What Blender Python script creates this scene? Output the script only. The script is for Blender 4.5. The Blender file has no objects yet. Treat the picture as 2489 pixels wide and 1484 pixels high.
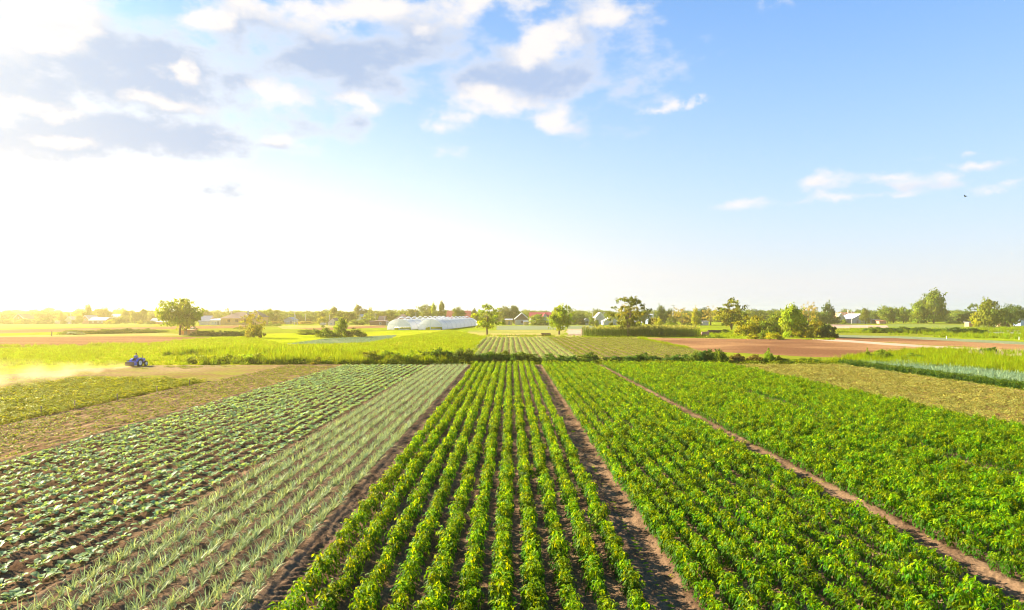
import bpy, bmesh, math, random
import numpy as np
from mathutils import Vector, Matrix, Euler

R = math.radians
random.seed(7)
rng = np.random.default_rng(11)
SC = bpy.context.scene
COL = SC.collection

# ------------------------------------------------------------------ camera
CAM_H, FPX, HOR = 6.0, 667.0, 313.5          # height (m), focal length and horizon row at 1024 px
cam_d = bpy.data.cameras.new('camera')
cam = bpy.data.objects.new('camera', cam_d)
COL.objects.link(cam)
SC.camera = cam
cam.location = (0, 0, CAM_H)
cam.rotation_euler = (R(90), 0, 0)
cam_d.sensor_width = 36
cam_d.lens = 36 * FPX / 1024
cam_d.shift_y = (HOR - 305) / 1024
cam_d.clip_start = 0.2
cam_d.clip_end = 20000
SC.render.resolution_x, SC.render.resolution_y = 1024, 610

# ------------------------------------------------------------------ sky, sun, exposure
SUN_AZ, SUN_EL = R(-62), R(23)               # measured from +Y, clockwise
S_DIR = Vector((math.sin(SUN_AZ) * math.cos(SUN_EL), math.cos(SUN_AZ) * math.cos(SUN_EL), math.sin(SUN_EL)))
SC.view_settings.view_transform = 'Standard'
SC.view_settings.look = 'None'
SC.view_settings.gamma = 1
SC.view_settings.use_curve_mapping = False
EXPO = 2.2
SC.view_settings.exposure = EXPO
SKY_STRENGTH = 0.08


class NT:
    """tiny helper round a node tree"""
    def __init__(s, tree):
        s.t = tree
    def n(s, kind, **kw):
        nd = s.t.nodes.new(kind)
        for k, v in kw.items():
            if k.startswith('i_'):
                key = k[2:]
                nd.inputs[int(key) if key.isdigit() else key].default_value = v
            else:
                setattr(nd, k, v)
        return nd
    def l(s, a, b):
        s.t.links.new(a, b)
    def math(s, op, a, b=None, c=None, clamp=False):
        nd = s.n('ShaderNodeMath', operation=op, use_clamp=clamp)
        for i, v in enumerate((a, b, c)):
            if v is None:
                continue
            if isinstance(v, (int, float)):
                nd.inputs[i].default_value = v
            else:
                s.l(v, nd.inputs[i])
        return nd.outputs[0]
    def vmath(s, op, a, b=None):
        nd = s.n('ShaderNodeVectorMath', operation=op)
        for i, v in enumerate((a, b)):
            if v is None:
                continue
            if isinstance(v, (tuple, list)):
                nd.inputs[i].default_value = v
            else:
                s.l(v, nd.inputs[i])
        return nd.outputs[1] if op == 'LENGTH' else nd.outputs[0]
    def mix(s, f, a, b, blend='MIX'):
        nd = s.n('ShaderNodeMix', data_type='RGBA', blend_type=blend)
        for i, v in ((0, f), (6, a), (7, b)):
            if isinstance(v, (int, float)):
                nd.inputs[i].default_value = v
            elif isinstance(v, (tuple, list)):
                nd.inputs[i].default_value = (*v[:3], 1)
            else:
                s.l(v, nd.inputs[i])
        return nd.outputs[2]
    def ramp(s, f, lo, hi, a=0.0, b=1.0):
        nd = s.n('ShaderNodeMapRange', interpolation_type='SMOOTHSTEP')
        s.l(f, nd.inputs[0])
        for i, v in ((1, lo), (2, hi), (3, a), (4, b)):
            nd.inputs[i].default_value = v
        return nd.outputs[0]
    def noise(s, vec, scale, detail=4, rough=0.55):
        nd = s.n('ShaderNodeTexNoise', noise_dimensions='3D')
        nd.inputs['Scale'].default_value = scale
        nd.inputs['Detail'].default_value = detail
        nd.inputs['Roughness'].default_value = rough
        if vec is not None:
            s.l(vec, nd.inputs['Vector'])
        return nd.outputs


def build_world():
    w = bpy.data.worlds.new('World')
    SC.world = w
    w.use_nodes = True
    t = NT(w.node_tree)
    w.node_tree.nodes.clear()
    out = t.n('ShaderNodeOutputWorld')
    bg = t.n('ShaderNodeBackground')
    bg.inputs['Strength'].default_value = SKY_STRENGTH
    t.l(bg.outputs[0], out.inputs[0])
    sky = t.n('ShaderNodeTexSky', sky_type='NISHITA', sun_disc=False)
    sky.sun_elevation = SUN_EL
    sky.sun_rotation = SUN_AZ % (2 * math.pi)
    sky.altitude = 50
    sky.air_density, sky.dust_density, sky.ozone_density = 1.0, 1.0, 2.0
    tc = t.n('ShaderNodeTexCoord')
    sep = t.n('ShaderNodeSeparateXYZ')
    t.l(tc.outputs['Generated'], sep.inputs[0])
    az = t.math('ARCTAN2', sep.outputs[0], sep.outputs[1])
    el = t.math('ARCSINE', sep.outputs[2])
    comb = t.n('ShaderNodeCombineXYZ')
    t.l(az, comb.inputs[0]); t.l(el, comb.inputs[1])
    P = comb.outputs[0]
    # ---- veil of bright summer haze low over the land, stronger towards the sun
    sun_dot = t.n('ShaderNodeVectorMath', operation='DOT_PRODUCT')
    t.l(tc.outputs['Generated'], sun_dot.inputs[0]); sun_dot.inputs[1].default_value = S_DIR
    toward = t.ramp(sun_dot.outputs['Value'], 0.0, 0.95)
    low = t.math('MULTIPLY_ADD', toward, -0.09, el)
    low = t.math('MAXIMUM', t.math('SUBTRACT', low, 0.04), 0.0)
    veil = t.math('EXPONENT', t.math('MULTIPLY', low, t.math('MULTIPLY_ADD', toward, -1.2, -3.6)))
    blue = t.mix(1.0, sky.outputs[0], t.mix(toward, SKY_GAIN, SKY_GAIN_SUN), 'MULTIPLY')
    vcol = t.n('ShaderNodeVectorMath', operation='SCALE')
    vcol.inputs[0].default_value = VEIL
    t.l(t.ramp(sun_dot.outputs['Value'], 0.1, 0.95, 0.93, 1.2), vcol.inputs['Scale'])
    base = t.mix(veil, blue, vcol.outputs[0])
    # ---- clouds
    warp = t.noise(P, 8.0, 9, 0.62)
    off = t.vmath('SUBTRACT', warp['Color'], (0.5, 0.5, 0.5))
    sc = t.vmath('MULTIPLY', off, (0.20, 0.065, 0.0))
    PW = t.vmath('ADD', P, sc)
    st = t.vmath('MULTIPLY', P, (1.0, 1.9, 1.0))
    fine = t.noise(st, 11.0, 10, 0.55)['Fac']
    finer = t.math('SUBTRACT', fine, 0.5)
    def field(items, amp, lo=0, hi=0, grow=1.0):
        acc = None
        for (px, py, rx, ry, wgt) in items:
            u = (px / 2489 * 1024 - 512)
            v = HOR - py / 1484 * 610.5
            a = math.atan2(u, FPX); e = math.atan2(v, math.hypot(u, FPX))
            k = math.cos(a) ** 2
            ra = grow * rx / 2489 * 1024 / FPX * k; re = grow * ry / 1484 * 610.5 / FPX * math.cos(a)
            d = t.vmath('SUBTRACT', PW, (a, e, 0))
            d = t.vmath('MULTIPLY', d, (1 / ra, 1 / re, 0))
            ln = t.vmath('LENGTH', d)
            m = t.math('MULTIPLY_ADD', ln, -wgt, wgt)
            acc = m if acc is None else t.math('MAXIMUM', acc, m)
        return t.math('MULTIPLY_ADD', finer, amp, acc)
    grey = [(270, 165, 330, 125, 1.7), (60, 195, 260, 90, 1.5), (300, 315, 340, 62, 1.6), (60, 330, 240, 60, 1.3), (500, 330, 110, 26, 1),
            (850, 130, 260, 80, 1.3), (1010, 60, 180, 80, .7), (560, 120, 120, 70, .7), (1290, 185, 210, 62, 1.3), (1430, 130, 130, 110, .75),
            (1130, 110, 130, 60, .5), (700, 285, 90, 40, .8), (590, 260, 70, 50, .6), (840, 305, 40, 25, .6),
            (2170, 452, 150, 14, .6), (2340, 412, 90, 12, .6), (700, 362, 90, 16, .7), (520, 440, 80, 18, .6), (110, 360, 160, 26, .7)]
    white = [(40, 50, 190, 70, .5), (150, 20, 170, 40, .6), (690, 235, 75, 55, 1), (870, 250, 55, 28, 1), (780, 25, 220, 50, 1), (950, 15, 250, 45, 1), (1140, 20, 200, 42, 1), (850, 45, 120, 40, 1),
             (440, 165, 45, 35, 1), (480, 50, 70, 45, .9), (1320, 95, 90, 55, 1), (1290, 140, 75, 30, .9),
             (1180, 265, 130, 48, 1), (1100, 295, 50, 28, .9), (1335, 275, 60, 42, 1), (1480, 35, 75, 42, 1), (1070, 372, 45, 16, .6),
             (700, 345, 70, 22, .8), (170, 270, 60, 20, .7), (60, 240, 130, 25, .6), (410, 255, 150, 16, .6), (150, 340, 60, 12, .6),
             (2150, 438, 260, 28, 1.2), (2330, 402, 120, 18, 1.2), (2310, 371, 55, 12, .8), (2440, 450, 150, 20, 1.2), (2080, 482, 130, 13, 1),
             (1608, 255, 38, 11, .6), (1660, 246, 20, 14, .7), (1595, 485, 40, 12, .6), (1890, 4, 70, 26, 1), (1840, 503, 80, 9, .4)]
    gd = field(grey, 3.4, 0, 0, 1.25)
    ga = t.math('MULTIPLY', t.ramp(gd, -0.3, 0.75), 0.88)
    gt = t.ramp(gd, 0.0, 1.0)
    wm = t.math('MULTIPLY', t.ramp(field(white, 4.4, 0, 0), -0.15, 1.15), 0.95)
    gcol = t.mix(toward, CLOUD_GREY[0], CLOUD_GREY[1])
    gcol = t.mix(gt, CLOUD_EDGE, gcol)
    c1 = t.mix(ga, base, gcol)
    c2 = t.mix(wm, c1, CLOUD_WHITE)
    t.l(c2, bg.inputs['Color'])


_e = 1 / (SKY_STRENGTH * 2 ** EXPO)              # 1.0 here is display white
SKY_GAIN = (0.06, 0.56, 0.92)
SKY_GAIN_SUN = (0.10, 0.34, 0.5)
VEIL = tuple(_e * v for v in (1.0, 0.99, 0.985))
CLOUD_GREY = [tuple(_e * v for v in (0.50, 0.63, 0.90)), tuple(_e * v for v in (0.49, 0.60, 0.80))]
CLOUD_EDGE = tuple(_e * v for v in (0.93, 0.93, 0.95))
CLOUD_WHITE = tuple(_e * v for v in (1.05, 1.0, 0.97))
build_world()

sun_d = bpy.data.lights.new('sun', 'SUN')
sun_d.energy = 5.0
sun_d.color = (1.0, 0.86, 0.62)
sun_d.angle = R(0.53)
sun = bpy.data.objects.new('sun', sun_d)
COL.objects.link(sun)
sun.rotation_euler = S_DIR.to_track_quat('Z', 'Y').to_euler()
sun.location = (-60, 30, 60)

cy = SC.cycles
cy.max_bounces = 6
cy.diffuse_bounces = 3
cy.glossy_bounces = 2
cy.transmission_bounces = 4
cy.transparent_max_bounces = 8
cy.volume_bounces = 1
cy.use_denoising = True
cy.filter_width = 1.05
cy.sample_clamp_indirect = 6
cy.caustics_reflective = cy.caustics_refractive = False

# ------------------------------------------------------------------ helpers
def ground_d(ys):
    """distance of a ground point seen on row ys of the 4096-px photograph"""
    return CAM_H * FPX / (ys / 4 - HOR)
def ground_x(xs, d):
    return (xs / 4 - 512) / FPX * d
def G(xs, ys):
    d = ground_d(ys)
    return (ground_x(xs, d), d)

def _hash(ix, iy, s):
    n = (ix * 374761393 + iy * 668265263 + s * 1442695041) & 0xFFFFFFFF
    n = ((n ^ (n >> 13)) * 1274126177) & 0xFFFFFFFF
    return ((n ^ (n >> 16)) & 0xFFFF) / 65535.0
def vnoise(x, y, s=0):
    x = np.asarray(x, float); y = np.asarray(y, float)
    ix = np.floor(x).astype(np.int64); iy = np.floor(y).astype(np.int64)
    fx = x - ix; fy = y - iy
    fx = fx * fx * (3 - 2 * fx); fy = fy * fy * (3 - 2 * fy)
    a = _hash(ix, iy, s); b = _hash(ix + 1, iy, s); c = _hash(ix, iy + 1, s); e = _hash(ix + 1, iy + 1, s)
    return (a * (1 - fx) + b * fx) * (1 - fy) + (c * (1 - fx) + e * fx) * fy
def fbm(x, y, s=0, o=4):
    v = 0; a = 0.5; f = 1.0
    for i in range(o):
        v = v + a * vnoise(x * f, y * f, s + i * 17)
        a *= 0.5; f *= 2.03
    return v

# crop rows: k counts row lines across the near fields (k = 0 is the first pepper row beside the dirt strip)
DN, DF = 13.47, 75.9
AN, AF, BN, BF = -4.22, -4.01, 0.668, 0.623
def row_x(k, d):
    t = (d - DN) / (DF - DN)
    return AN + (AF - AN) * t + (BN + (BF - BN) * t) * k
def row_k(x, d):
    t = (d - DN) / (DF - DN)
    return (x - AN - (AF - AN) * t) / (BN + (BF - BN) * t)

class MB:
    def __init__(s):
        s.v = []; s.f = []; s.m = []; s.c = []
    def add(s, vs, fs, mat=0, tint=(1, 1, 1)):
        o = len(s.v)
        s.v.extend(vs)
        s.f.extend([tuple(i + o for i in f) for f in fs])
        s.m.extend([mat] * len(fs))
        s.c.extend([tint] * len(vs))
    def box(s, c, size, mat=0, rz=0, tint=(1, 1, 1), taper=1.0):
        x, y, z = (v / 2 for v in size)
        ca, sa = math.cos(rz), math.sin(rz)
        vs = []
        for dz, k in ((-z, 1), (z, taper)):
            for dx, dy in ((-x, -y), (x, -y), (x, y), (-x, y)):
                dx *= k; dy *= k
                vs.append((c[0] + dx * ca - dy * sa, c[1] + dx * sa + dy * ca, c[2] + dz))
        s.add(vs, [(3, 2, 1, 0), (4, 5, 6, 7), (0, 1, 5, 4), (1, 2, 6, 5), (2, 3, 7, 6), (3, 0, 4, 7)], mat, tint)
    def tube(s, pts, rad, n=6, mat=0, tint=(1, 1, 1), cap=True):
        pts = [Vector(p) for p in pts]
        if not isinstance(rad, (list, tuple)):
            rad = [rad] * len(pts)
        vs = []; fs = []
        for i, p in enumerate(pts):
            t = (pts[min(i + 1, len(pts) - 1)] - pts[max(i - 1, 0)]).normalized()
            u = t.cross(Vector((0.31, 0.17, 0.93)) if abs(t.z) < 0.9 else Vector((1, 0, 0))).normalized()
            w = t.cross(u)
            for j in range(n):
                a = 2 * math.pi * j / n
                vs.append(tuple(p + (u * math.cos(a) + w * math.sin(a)) * rad[i]))
        for i in range(len(pts) - 1):
            for j in range(n):
                a, b = i * n + j, i * n + (j + 1) % n
                fs.append((a, b, b + n, a + n))
        if cap:
            fs.append(tuple(range(n))[::-1]); fs.append(tuple((len(pts) - 1) * n + j for j in range(n)))
        s.add(vs, fs, mat, tint)
    def lathe(s, prof, n=24, axis='x', c=(0, 0, 0), mat=0, tint=(1, 1, 1)):
        """prof: (along axis, radius)"""
        vs = []; fs = []
        for (a, r) in prof:
            for j in range(n):
                t = 2 * math.pi * j / n
                p = (a, r * math.cos(t), r * math.sin(t))
                if axis == 'z':
                    p = (p[1], p[2], p[0])
                elif axis == 'y':
                    p = (p[1], p[0], p[2])
                vs.append((p[0] + c[0], p[1] + c[1], p[2] + c[2]))
        for i in range(len(prof) - 1):
            for j in range(n):
                a, b = i * n + j, i * n + (j + 1) % n
                fs.append((a, b, b + n, a + n))
        s.add(vs, fs, mat, tint)
    def mesh(s, name, mats, smooth=False):
        me = bpy.data.meshes.new(name)
        me.from_pydata([tuple(v) for v in s.v], [], s.f)
        for m in (mats if isinstance(mats, (list, tuple)) else [mats]):
            me.materials.append(m)
        me.polygons.foreach_set('material_index', s.m)
        if smooth:
            me.polygons.foreach_set('use_smooth', [True] * len(s.f))
        a = me.color_attributes.new('tint', 'FLOAT_COLOR', 'POINT')
        c = np.ones((len(s.v), 4), np.float32)
        c[:, :3] = np.array(s.c, np.float32)
        a.data.foreach_set('color', c.ravel())
        me.update()
        return me
    def obj(s, name, mats, parent=None, smooth=False, loc=None, rz=0):
        return link(name, s.mesh(name, mats, smooth), parent, loc, rz)

def link(name, data, parent=None, loc=None, rz=0):
    o = bpy.data.objects.new(name, data)
    COL.objects.link(o)
    o.parent = parent
    if loc is not None:
        o.location = loc
    if rz:
        o.rotation_euler = (0, 0, rz)
    return o
def tag(o, label, cat=None, group=None, kind=None):
    o['label'] = label
    if cat: o['category'] = cat
    if group: o['group'] = group
    if kind: o['kind'] = kind
    return o
def thing(name, label, cat, loc=(0, 0, 0), rz=0, group=None):
    o = link(name, None, None, loc, rz)
    o.empty_display_size = 0.2
    return tag(o, label, cat, group)
def copy_tree(o, parent=None):
    c = o.copy()
    COL.objects.link(c)
    c.parent = parent
    for ch in o.children:
        if ch is not c:
            copy_tree(ch, c)
    return c

# ------------------------------------------------------------------ materials
def mat_new(name):
    m = bpy.data.materials.new(name)
    m.use_nodes = True
    m.node_tree.nodes.clear()
    t = NT(m.node_tree)
    out = t.n('ShaderNodeOutputMaterial')
    return m, t, out

def leaf_mat(name, col, trans=None, fac=0.35, rough=0.5, spec=0.4, var=0.25, use_obj=False, hue=0.0):
    m, t, out = mat_new(name)
    at = t.n('ShaderNodeAttribute', attribute_name='tint')
    oi = t.n('ShaderNodeObjectInfo')
    base = t.mix(1.0, (*col, 1), at.outputs['Color'], 'MULTIPLY')
    if use_obj:
        base = t.mix(1.0, base, oi.outputs['Color'], 'MULTIPLY')
    v = t.math('MULTIPLY_ADD', oi.outputs['Random'], 2 * var, 1 - var)
    hs = t.n('ShaderNodeHueSaturation')
    t.l(base, hs.inputs['Color']); t.l(v, hs.inputs['Value'])
    if hue:
        hv = t.math('MULTIPLY_ADD', oi.outputs['Random'], hue, 0.5 - hue / 2)
        t.l(hv, hs.inputs['Hue'])
    p = t.n('ShaderNodeBsdfPrincipled')
    p.inputs['Roughness'].default_value = rough
    p.inputs['Specular IOR Level'].default_value = spec
    t.l(hs.outputs[0], p.inputs['Base Color'])
    tr = t.n('ShaderNodeBsdfTranslucent')
    k = trans or (1.5, 1.35, 0.6)
    t.l(t.mix(1.0, hs.outputs[0], (*k, 1), 'MULTIPLY'), tr.inputs['Color'])
    mx = t.n('ShaderNodeMixShader')
    mx.inputs[0].default_value = fac
    t.l(p.outputs[0], mx.inputs[1]); t.l(tr.outputs[0], mx.inputs[2])
    t.l(mx.outputs[0], out.inputs[0])
    return m

def plain_mat(name, col, rough=0.7, spec=0.3, grain=0.15, scale=3.0, metal=0.0, stretch=(1, 1, 1), bump=0.0, tinted=True):
    m, t, out = mat_new(name)
    tc = t.n('ShaderNodeTexCoord')
    vec = t.vmath('MULTIPLY', tc.outputs['Object'], stretch)
    nz = t.noise(vec, scale, 5, 0.6)
    f = t.ramp(nz['Fac'], 0.3, 0.7, 1 - grain, 1 + grain)
    if tinted:
        at = t.n('ShaderNodeAttribute', attribute_name='tint')
        c = t.mix(1.0, (*col, 1), at.outputs['Color'], 'MULTIPLY')
    else:
        c = t.mix(0.0, (*col, 1), (*col, 1))
    vm = t.n('ShaderNodeVectorMath', operation='SCALE')
    t.l(c, vm.inputs[0]); t.l(f, vm.inputs['Scale'])
    p = t.n('ShaderNodeBsdfPrincipled')
    p.inputs['Roughness'].default_value = rough
    p.inputs['Specular IOR Level'].default_value = spec
    p.inputs['Metallic'].default_value = metal
    t.l(vm.outputs[0], p.inputs['Base Color'])
    if bump:
        b = t.n('ShaderNodeBump')
        b.inputs['Strength'].default_value = bump
        t.l(nz['Fac'], b.inputs['Height']); t.l(b.outputs[0], p.inputs['Normal'])
    t.l(p.outputs[0], out.inputs[0])
    return m

def field_mat(name, c1, c2, scale=0.4, stretch=(1, 1, 1), fine=6.0, c3=None, bump=0.5, contrast=(0.35, 0.65), rough=0.95, patch=0.03):
    """soil or turf: broad patches, streaks along the working direction and a fine grain"""
    m, t, out = mat_new(name)
    g = t.n('ShaderNodeNewGeometry')
    vec = t.vmath('MULTIPLY', g.outputs['Position'], stretch)
    a = t.noise(vec, scale, 6, 0.62)['Fac']
    b = t.noise(g.outputs['Position'], fine, 4, 0.7)['Fac']
    big = t.noise(g.outputs['Position'], patch, 3, 0.5)['Fac']
    f = t.ramp(a, *contrast)
    col = t.mix(f, (*c1, 1), (*c2, 1))
    if c3:
        col = t.mix(t.ramp(big, 0.45, 0.62), col, (*c3, 1))
    at = t.n('ShaderNodeAttribute', attribute_name='tint')
    col = t.mix(1.0, col, at.outputs['Color'], 'MULTIPLY')
    vm = t.n('ShaderNodeVectorMath', operation='SCALE')
    t.l(col, vm.inputs[0]); t.l(t.ramp(b, 0.25, 0.75, 0.68, 1.3), vm.inputs['Scale'])
    p = t.n('ShaderNodeBsdfPrincipled')
    p.inputs['Roughness'].default_value = rough
    p.inputs['Specular IOR Level'].default_value = 0.0
    t.l(vm.outputs[0], p.inputs['Base Color'])
    if bump:
        bn = t.n('ShaderNodeBump')
        bn.inputs['Strength'].default_value = bump
        bn.inputs['Distance'].default_value = 0.05
        hh = t.math('MULTIPLY_ADD', a, 1.5, b)
        t.l(hh, bn.inputs['Height']); t.l(bn.outputs[0], p.inputs['Normal'])
    t.l(p.outputs[0], out.inputs[0])
    return m

M = {}
M['soil'] = field_mat('soil', (0.1, 0.06, 0.036), (0.185, 0.118, 0.07), 1.6, (1, 0.35, 1), 14.0, None, 0.6)
M['turf'] = field_mat('turf', (0.16, 0.22, 0.008), (0.26, 0.3, 0.012), 0.25, (1, 0.5, 1), 3.0, (0.19, 0.2, 0.02), 0.7, patch=0.012)
M['meadow'] = field_mat('meadow', (0.22, 0.27, 0.006), (0.36, 0.38, 0.01), 0.16, (1, 0.5, 1), 2.0, (0.34, 0.32, 0.02), 0.8, patch=0.03)
M['brown'] = field_mat('ploughed', (0.24, 0.125, 0.055), (0.35, 0.195, 0.09), 0.35, (0.18, 1, 1), 2.0, (0.17, 0.08, 0.04), 0.6)
M['brown_far'] = field_mat('ploughed_far', (0.2, 0.1, 0.05), (0.28, 0.15, 0.075), 0.2, (0.15, 1, 1), 1.4, None, 0.5)
M['pale'] = field_mat('pale_earth', (0.42, 0.27, 0.19), (0.52, 0.36, 0.26), 0.5, (0.3, 1, 1), 3.0, None, 0.4)
M['straw'] = field_mat('straw_field', (0.3, 0.24, 0.07), (0.4, 0.33, 0.1), 0.5, (1, 0.4, 1), 2.5, (0.24, 0.25, 0.05), 0.6)
M['crop_green'] = field_mat('low_crop', (0.12, 0.17, 0.03), (0.22, 0.26, 0.06), 0.4, (0.2, 1, 1), 1.6, (0.2, 0.22, 0.05), 0.7)
M['crop_grey'] = field_mat('grey_crop', (0.15, 0.18, 0.09), (0.23, 0.25, 0.14), 0.6, (0.2, 1, 1), 2.0, None, 0.6)
M['striped'] = field_mat('row_earth', (0.17, 0.105, 0.06), (0.26, 0.18, 0.09), 0.6, (1, 0.3, 1), 3.0, None, 0.5)
M['weedy'] = field_mat('weedy_earth', (0.2, 0.13, 0.05), (0.2, 0.21, 0.02), 0.42, (0.5, 0.8, 1), 3.0, (0.3, 0.21, 0.11), 0.7, (0.42, 0.6))

M['pepper'] = leaf_mat('pepper_leaf', (0.088, 0.2, 0.002), (2.4, 1.65, 0.25), 0.46, 0.5, 0.09, 0.3, hue=0.025)
M['pepper_dark'] = leaf_mat('pepper_leaf_dark', (0.05, 0.11, 0.01), (1.6, 1.4, 0.5), 0.32, 0.42, 0.1, 0.2)
M['stem'] = plain_mat('green_stem', (0.1, 0.14, 0.03), 0.6)
M['cabbage'] = leaf_mat('cabbage_leaf', (0.22, 0.335, 0.14), (1.6, 1.35, 0.6), 0.36, 0.55, 0.15, 0.15)
M['onion'] = leaf_mat('onion_leaf', (0.25, 0.335, 0.155), (1.4, 1.2, 0.75), 0.25, 0.5, 0.12, 0.2)
M['leek'] = leaf_mat('leek_leaf', (0.19, 0.28, 0.155), (1.3, 1.25, 0.9), 0.25, 0.5, 0.05, 0.15)
M['seedling'] = leaf_mat('seedling_leaf', (0.22, 0.26, 0.02), None, 0.35, 0.5, 0.05, 0.2)
M['bean'] = leaf_mat('bean_leaf', (0.29, 0.31, 0.01), (1.6, 1.4, 0.5), 0.38, 0.5, 0.05, 0.2)
M['withered'] = leaf_mat('withered_leaf', (0.32, 0.3, 0.065), (1.3, 1.2, 0.6), 0.25, 0.6, 0.0, 0.25)
M['stripe'] = leaf_mat('stripe_crop_leaf', (0.34, 0.39, 0.12), (1.3, 1.2, 0.7), 0.25, 0.6, 0.0, 0.2)
M['grass'] = leaf_mat('grass_blade', (0.21, 0.28, 0.007), (1.6, 1.35, 0.5), 0.4, 0.55, 0.0, 0.25, hue=0.03)
M['plume'] = leaf_mat('grass_plume', (0.5, 0.36, 0.3), (1.2, 1.1, 1.0), 0.3, 0.7, 0.0, 0.15)
M['weed'] = leaf_mat('weed_leaf', (0.095, 0.13, 0.018), (1.6, 1.4, 0.6), 0.3, 0.5, 0.05, 0.2, use_obj=True)
M['tree'] = leaf_mat('tree_leaf', (0.15, 0.185, 0.02), (1.6, 1.3, 0.5), 0.38, 0.6, 0.05, 0.12, use_obj=True)
M['bark'] = plain_mat('bark', (0.17, 0.11, 0.07), 0.9, 0.1, 0.35, 4, stretch=(1, 1, 0.3))
M['corn'] = leaf_mat('corn_leaf', (0.07, 0.12, 0.018), (1.7, 1.5, 0.6), 0.35, 0.5, 0.05, 0.2)

# ------------------------------------------------------------------ ground and parcels
gb = MB()
GX = 2200
gb.add([(-GX, -150, 0), (GX, -150, 0), (GX, GX, 0), (-GX, GX, 0)], [(0, 1, 2, 3)])
ground = gb.obj('ground', M['turf'])
tag(ground, 'wide green and yellow turf between the fields', kind='structure')

def parcel(name, pts, mat, z, label):
    m = MB()
    # fine strips so the outline can waver slightly like a worked field edge
    out = []
    n = len(pts)
    for i in range(n):
        a, b = Vector(pts[i]), Vector(pts[(i + 1) % n])
        L = (b - a).length
        k = max(1, min(14, int(L / 4)))
        nr = Vector((-(b - a).y, (b - a).x)).normalized() if L > 0 else Vector((0, 0))
        for j in range(k):
            p = a.lerp(b, j / k)
            w = 0 if j == 0 else (random.random() - 0.5) * min(0.9, L * 0.02) * 1.2
            out.append((p.x + nr.x * w, p.y + nr.y * w, z))
    m.add(out, [tuple(range(len(out)))])
    o = m.obj(name, M[mat])
    if o.data.polygons[0].normal.z < 0:
        o.data.flip_normals()
    return tag(o, label, kind='structure')
def Z(i, x, y):
    """corner of a zoomed crop of the photograph -> its 4096-px coordinates"""
    x0, y0, s = {1: (0, 1170, .2089), 2: (500, 1170, .2089), 3: (1000, 1170, .2089), 4: (1500, 1170, .2089), 5: (2000, 1170, .2089),
                 6: (2500, 1170, .2089), 7: (3000, 1150, .225), 8: (3540, 1150, .2234),
                 11: (0, 1150, .4219), 12: (1000, 1150, .4219), 13: (2000, 1150, .4219), 14: (3000, 1150, .4403)}[i]
    return x0 + x * s, y0 + y * s
def GP(i, *pts):
    return [G(*Z(i, *p)) for p in pts]
def P2(i, x, y):
    return G(*Z(i, x, y))

z = 0.004
parcel('meadow', [G(-500, 1475), G(1000, 1470), G(1900, 1462), P2(12, 2180, 560), P2(12, 2240, 460), P2(12, 1900, 405), P2(12, 0, 440), P2(11, 1900, 480), P2(11, 1000, 560), G(-600, 1400)], 'meadow', z, 'yellow green meadow behind the hedge and the tractor')
parcel('ploughed_field', GP(11, (-700, 480), (0, 470), (1300, 460), (2000, 475), (1400, 552), (1000, 548), (0, 570), (-700, 590)), 'brown_far', 2 * z, 'brown ploughed field beyond the tractor')
parcel('ploughed_field', GP(11, (-500, 405), (0, 400), (1550, 370), (2340, 358), (2340, 384), (1550, 396), (900, 412), (0, 436), (-500, 448)), 'brown_far', 2 * z, 'narrow brown field strip in front of the village')
parcel('path', GP(11, (-200, 462), (1550, 432), (1900, 455), (1300, 462), (0, 471)), 'straw', 3 * z, 'pale straw track along the ploughed field')
parcel('field', GP(11, (-600, 345), (1400, 340), (1500, 366), (0, 392), (-600, 400)), 'crop_green', 2 * z, 'strip of low green crop before the village houses')
parcel('field', GP(12, (250, 362), (1250, 357), (1300, 385), (300, 392)), 'straw', 2 * z, 'pale straw strip before the power pole')
parcel('ploughed_field', GP(12, (420, 392), (620, 384), (1270, 360), (1300, 378), (700, 404)), 'brown_far', 3 * z, 'short reddish earth strip behind round bushes')
parcel('cabbage_field', GP(12, (345, 538), (700, 488), (1390, 452), (1310, 500), (1100, 524), (700, 533)), 'crop_grey', 3 * z, 'pale blue green cabbage patch in the meadow')
parcel('striped_field', [P2(12, 2120, 640), P2(12, 2165, 540), P2(12, 2235, 472), P2(13, 1290, 474), P2(13, 1990, 612), G(2900, 1445), G(1950, 1448)], 'striped', 2 * z, 'field with striped crop rows behind the hedge')
parcel('ploughed_field', [P2(13, 1350, 474), P2(13, 2400, 488), P2(14, 500, 466), P2(14, 780, 470), P2(14, 2600, 590), P2(14, 1880, 585), P2(14, 1600, 618), P2(14, 900, 640), P2(14, 500, 628), P2(14, 0, 600), P2(13, 1960, 606)], 'brown', 3 * z, 'broad reddish brown ploughed field behind the shrubs')
parcel('path', GP(14, (470, 468), (760, 470), (1500, 520), (2700, 590), (2150, 583), (1200, 520)), 'pale', 4 * z, 'pale earth strip crossing the ploughed field')
parcel('field', GP(14, (790, 430), (1500, 447), (2700, 505), (2700, 530), (1500, 472), (800, 462)), 'crop_grey', 3 * z, 'grey green strip behind the ploughed field')
parcel('ploughed_field', GP(14, (780, 455), (1300, 459), (1500, 470), (2700, 530), (2700, 590), (1600, 520), (780, 470)), 'brown', 4 * z, 'brown earth beyond the pale strip')
parcel('ploughed_field', GP(14, (730, 335), (1250, 344), (1260, 366), (760, 370)), 'pale', 3 * z, 'small bare earth plot before the barn')
parcel('field', GP(14, (1260, 330), (2700, 350), (2700, 384), (1200, 372)), 'crop_green', 2 * z, 'low green field before the tall tree')
parcel('field', GP(14, (2050, 384), (2700, 390), (2700, 428), (2060, 412)), 'crop_grey', 3 * z, 'pale grey green plot on the far side of the dark crop row')
parcel('straw_field', GP(13, (-300, 408), (610, 404), (620, 466), (-330, 468)), 'straw', 3 * z, 'straw coloured plot between the orchard trees')
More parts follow.
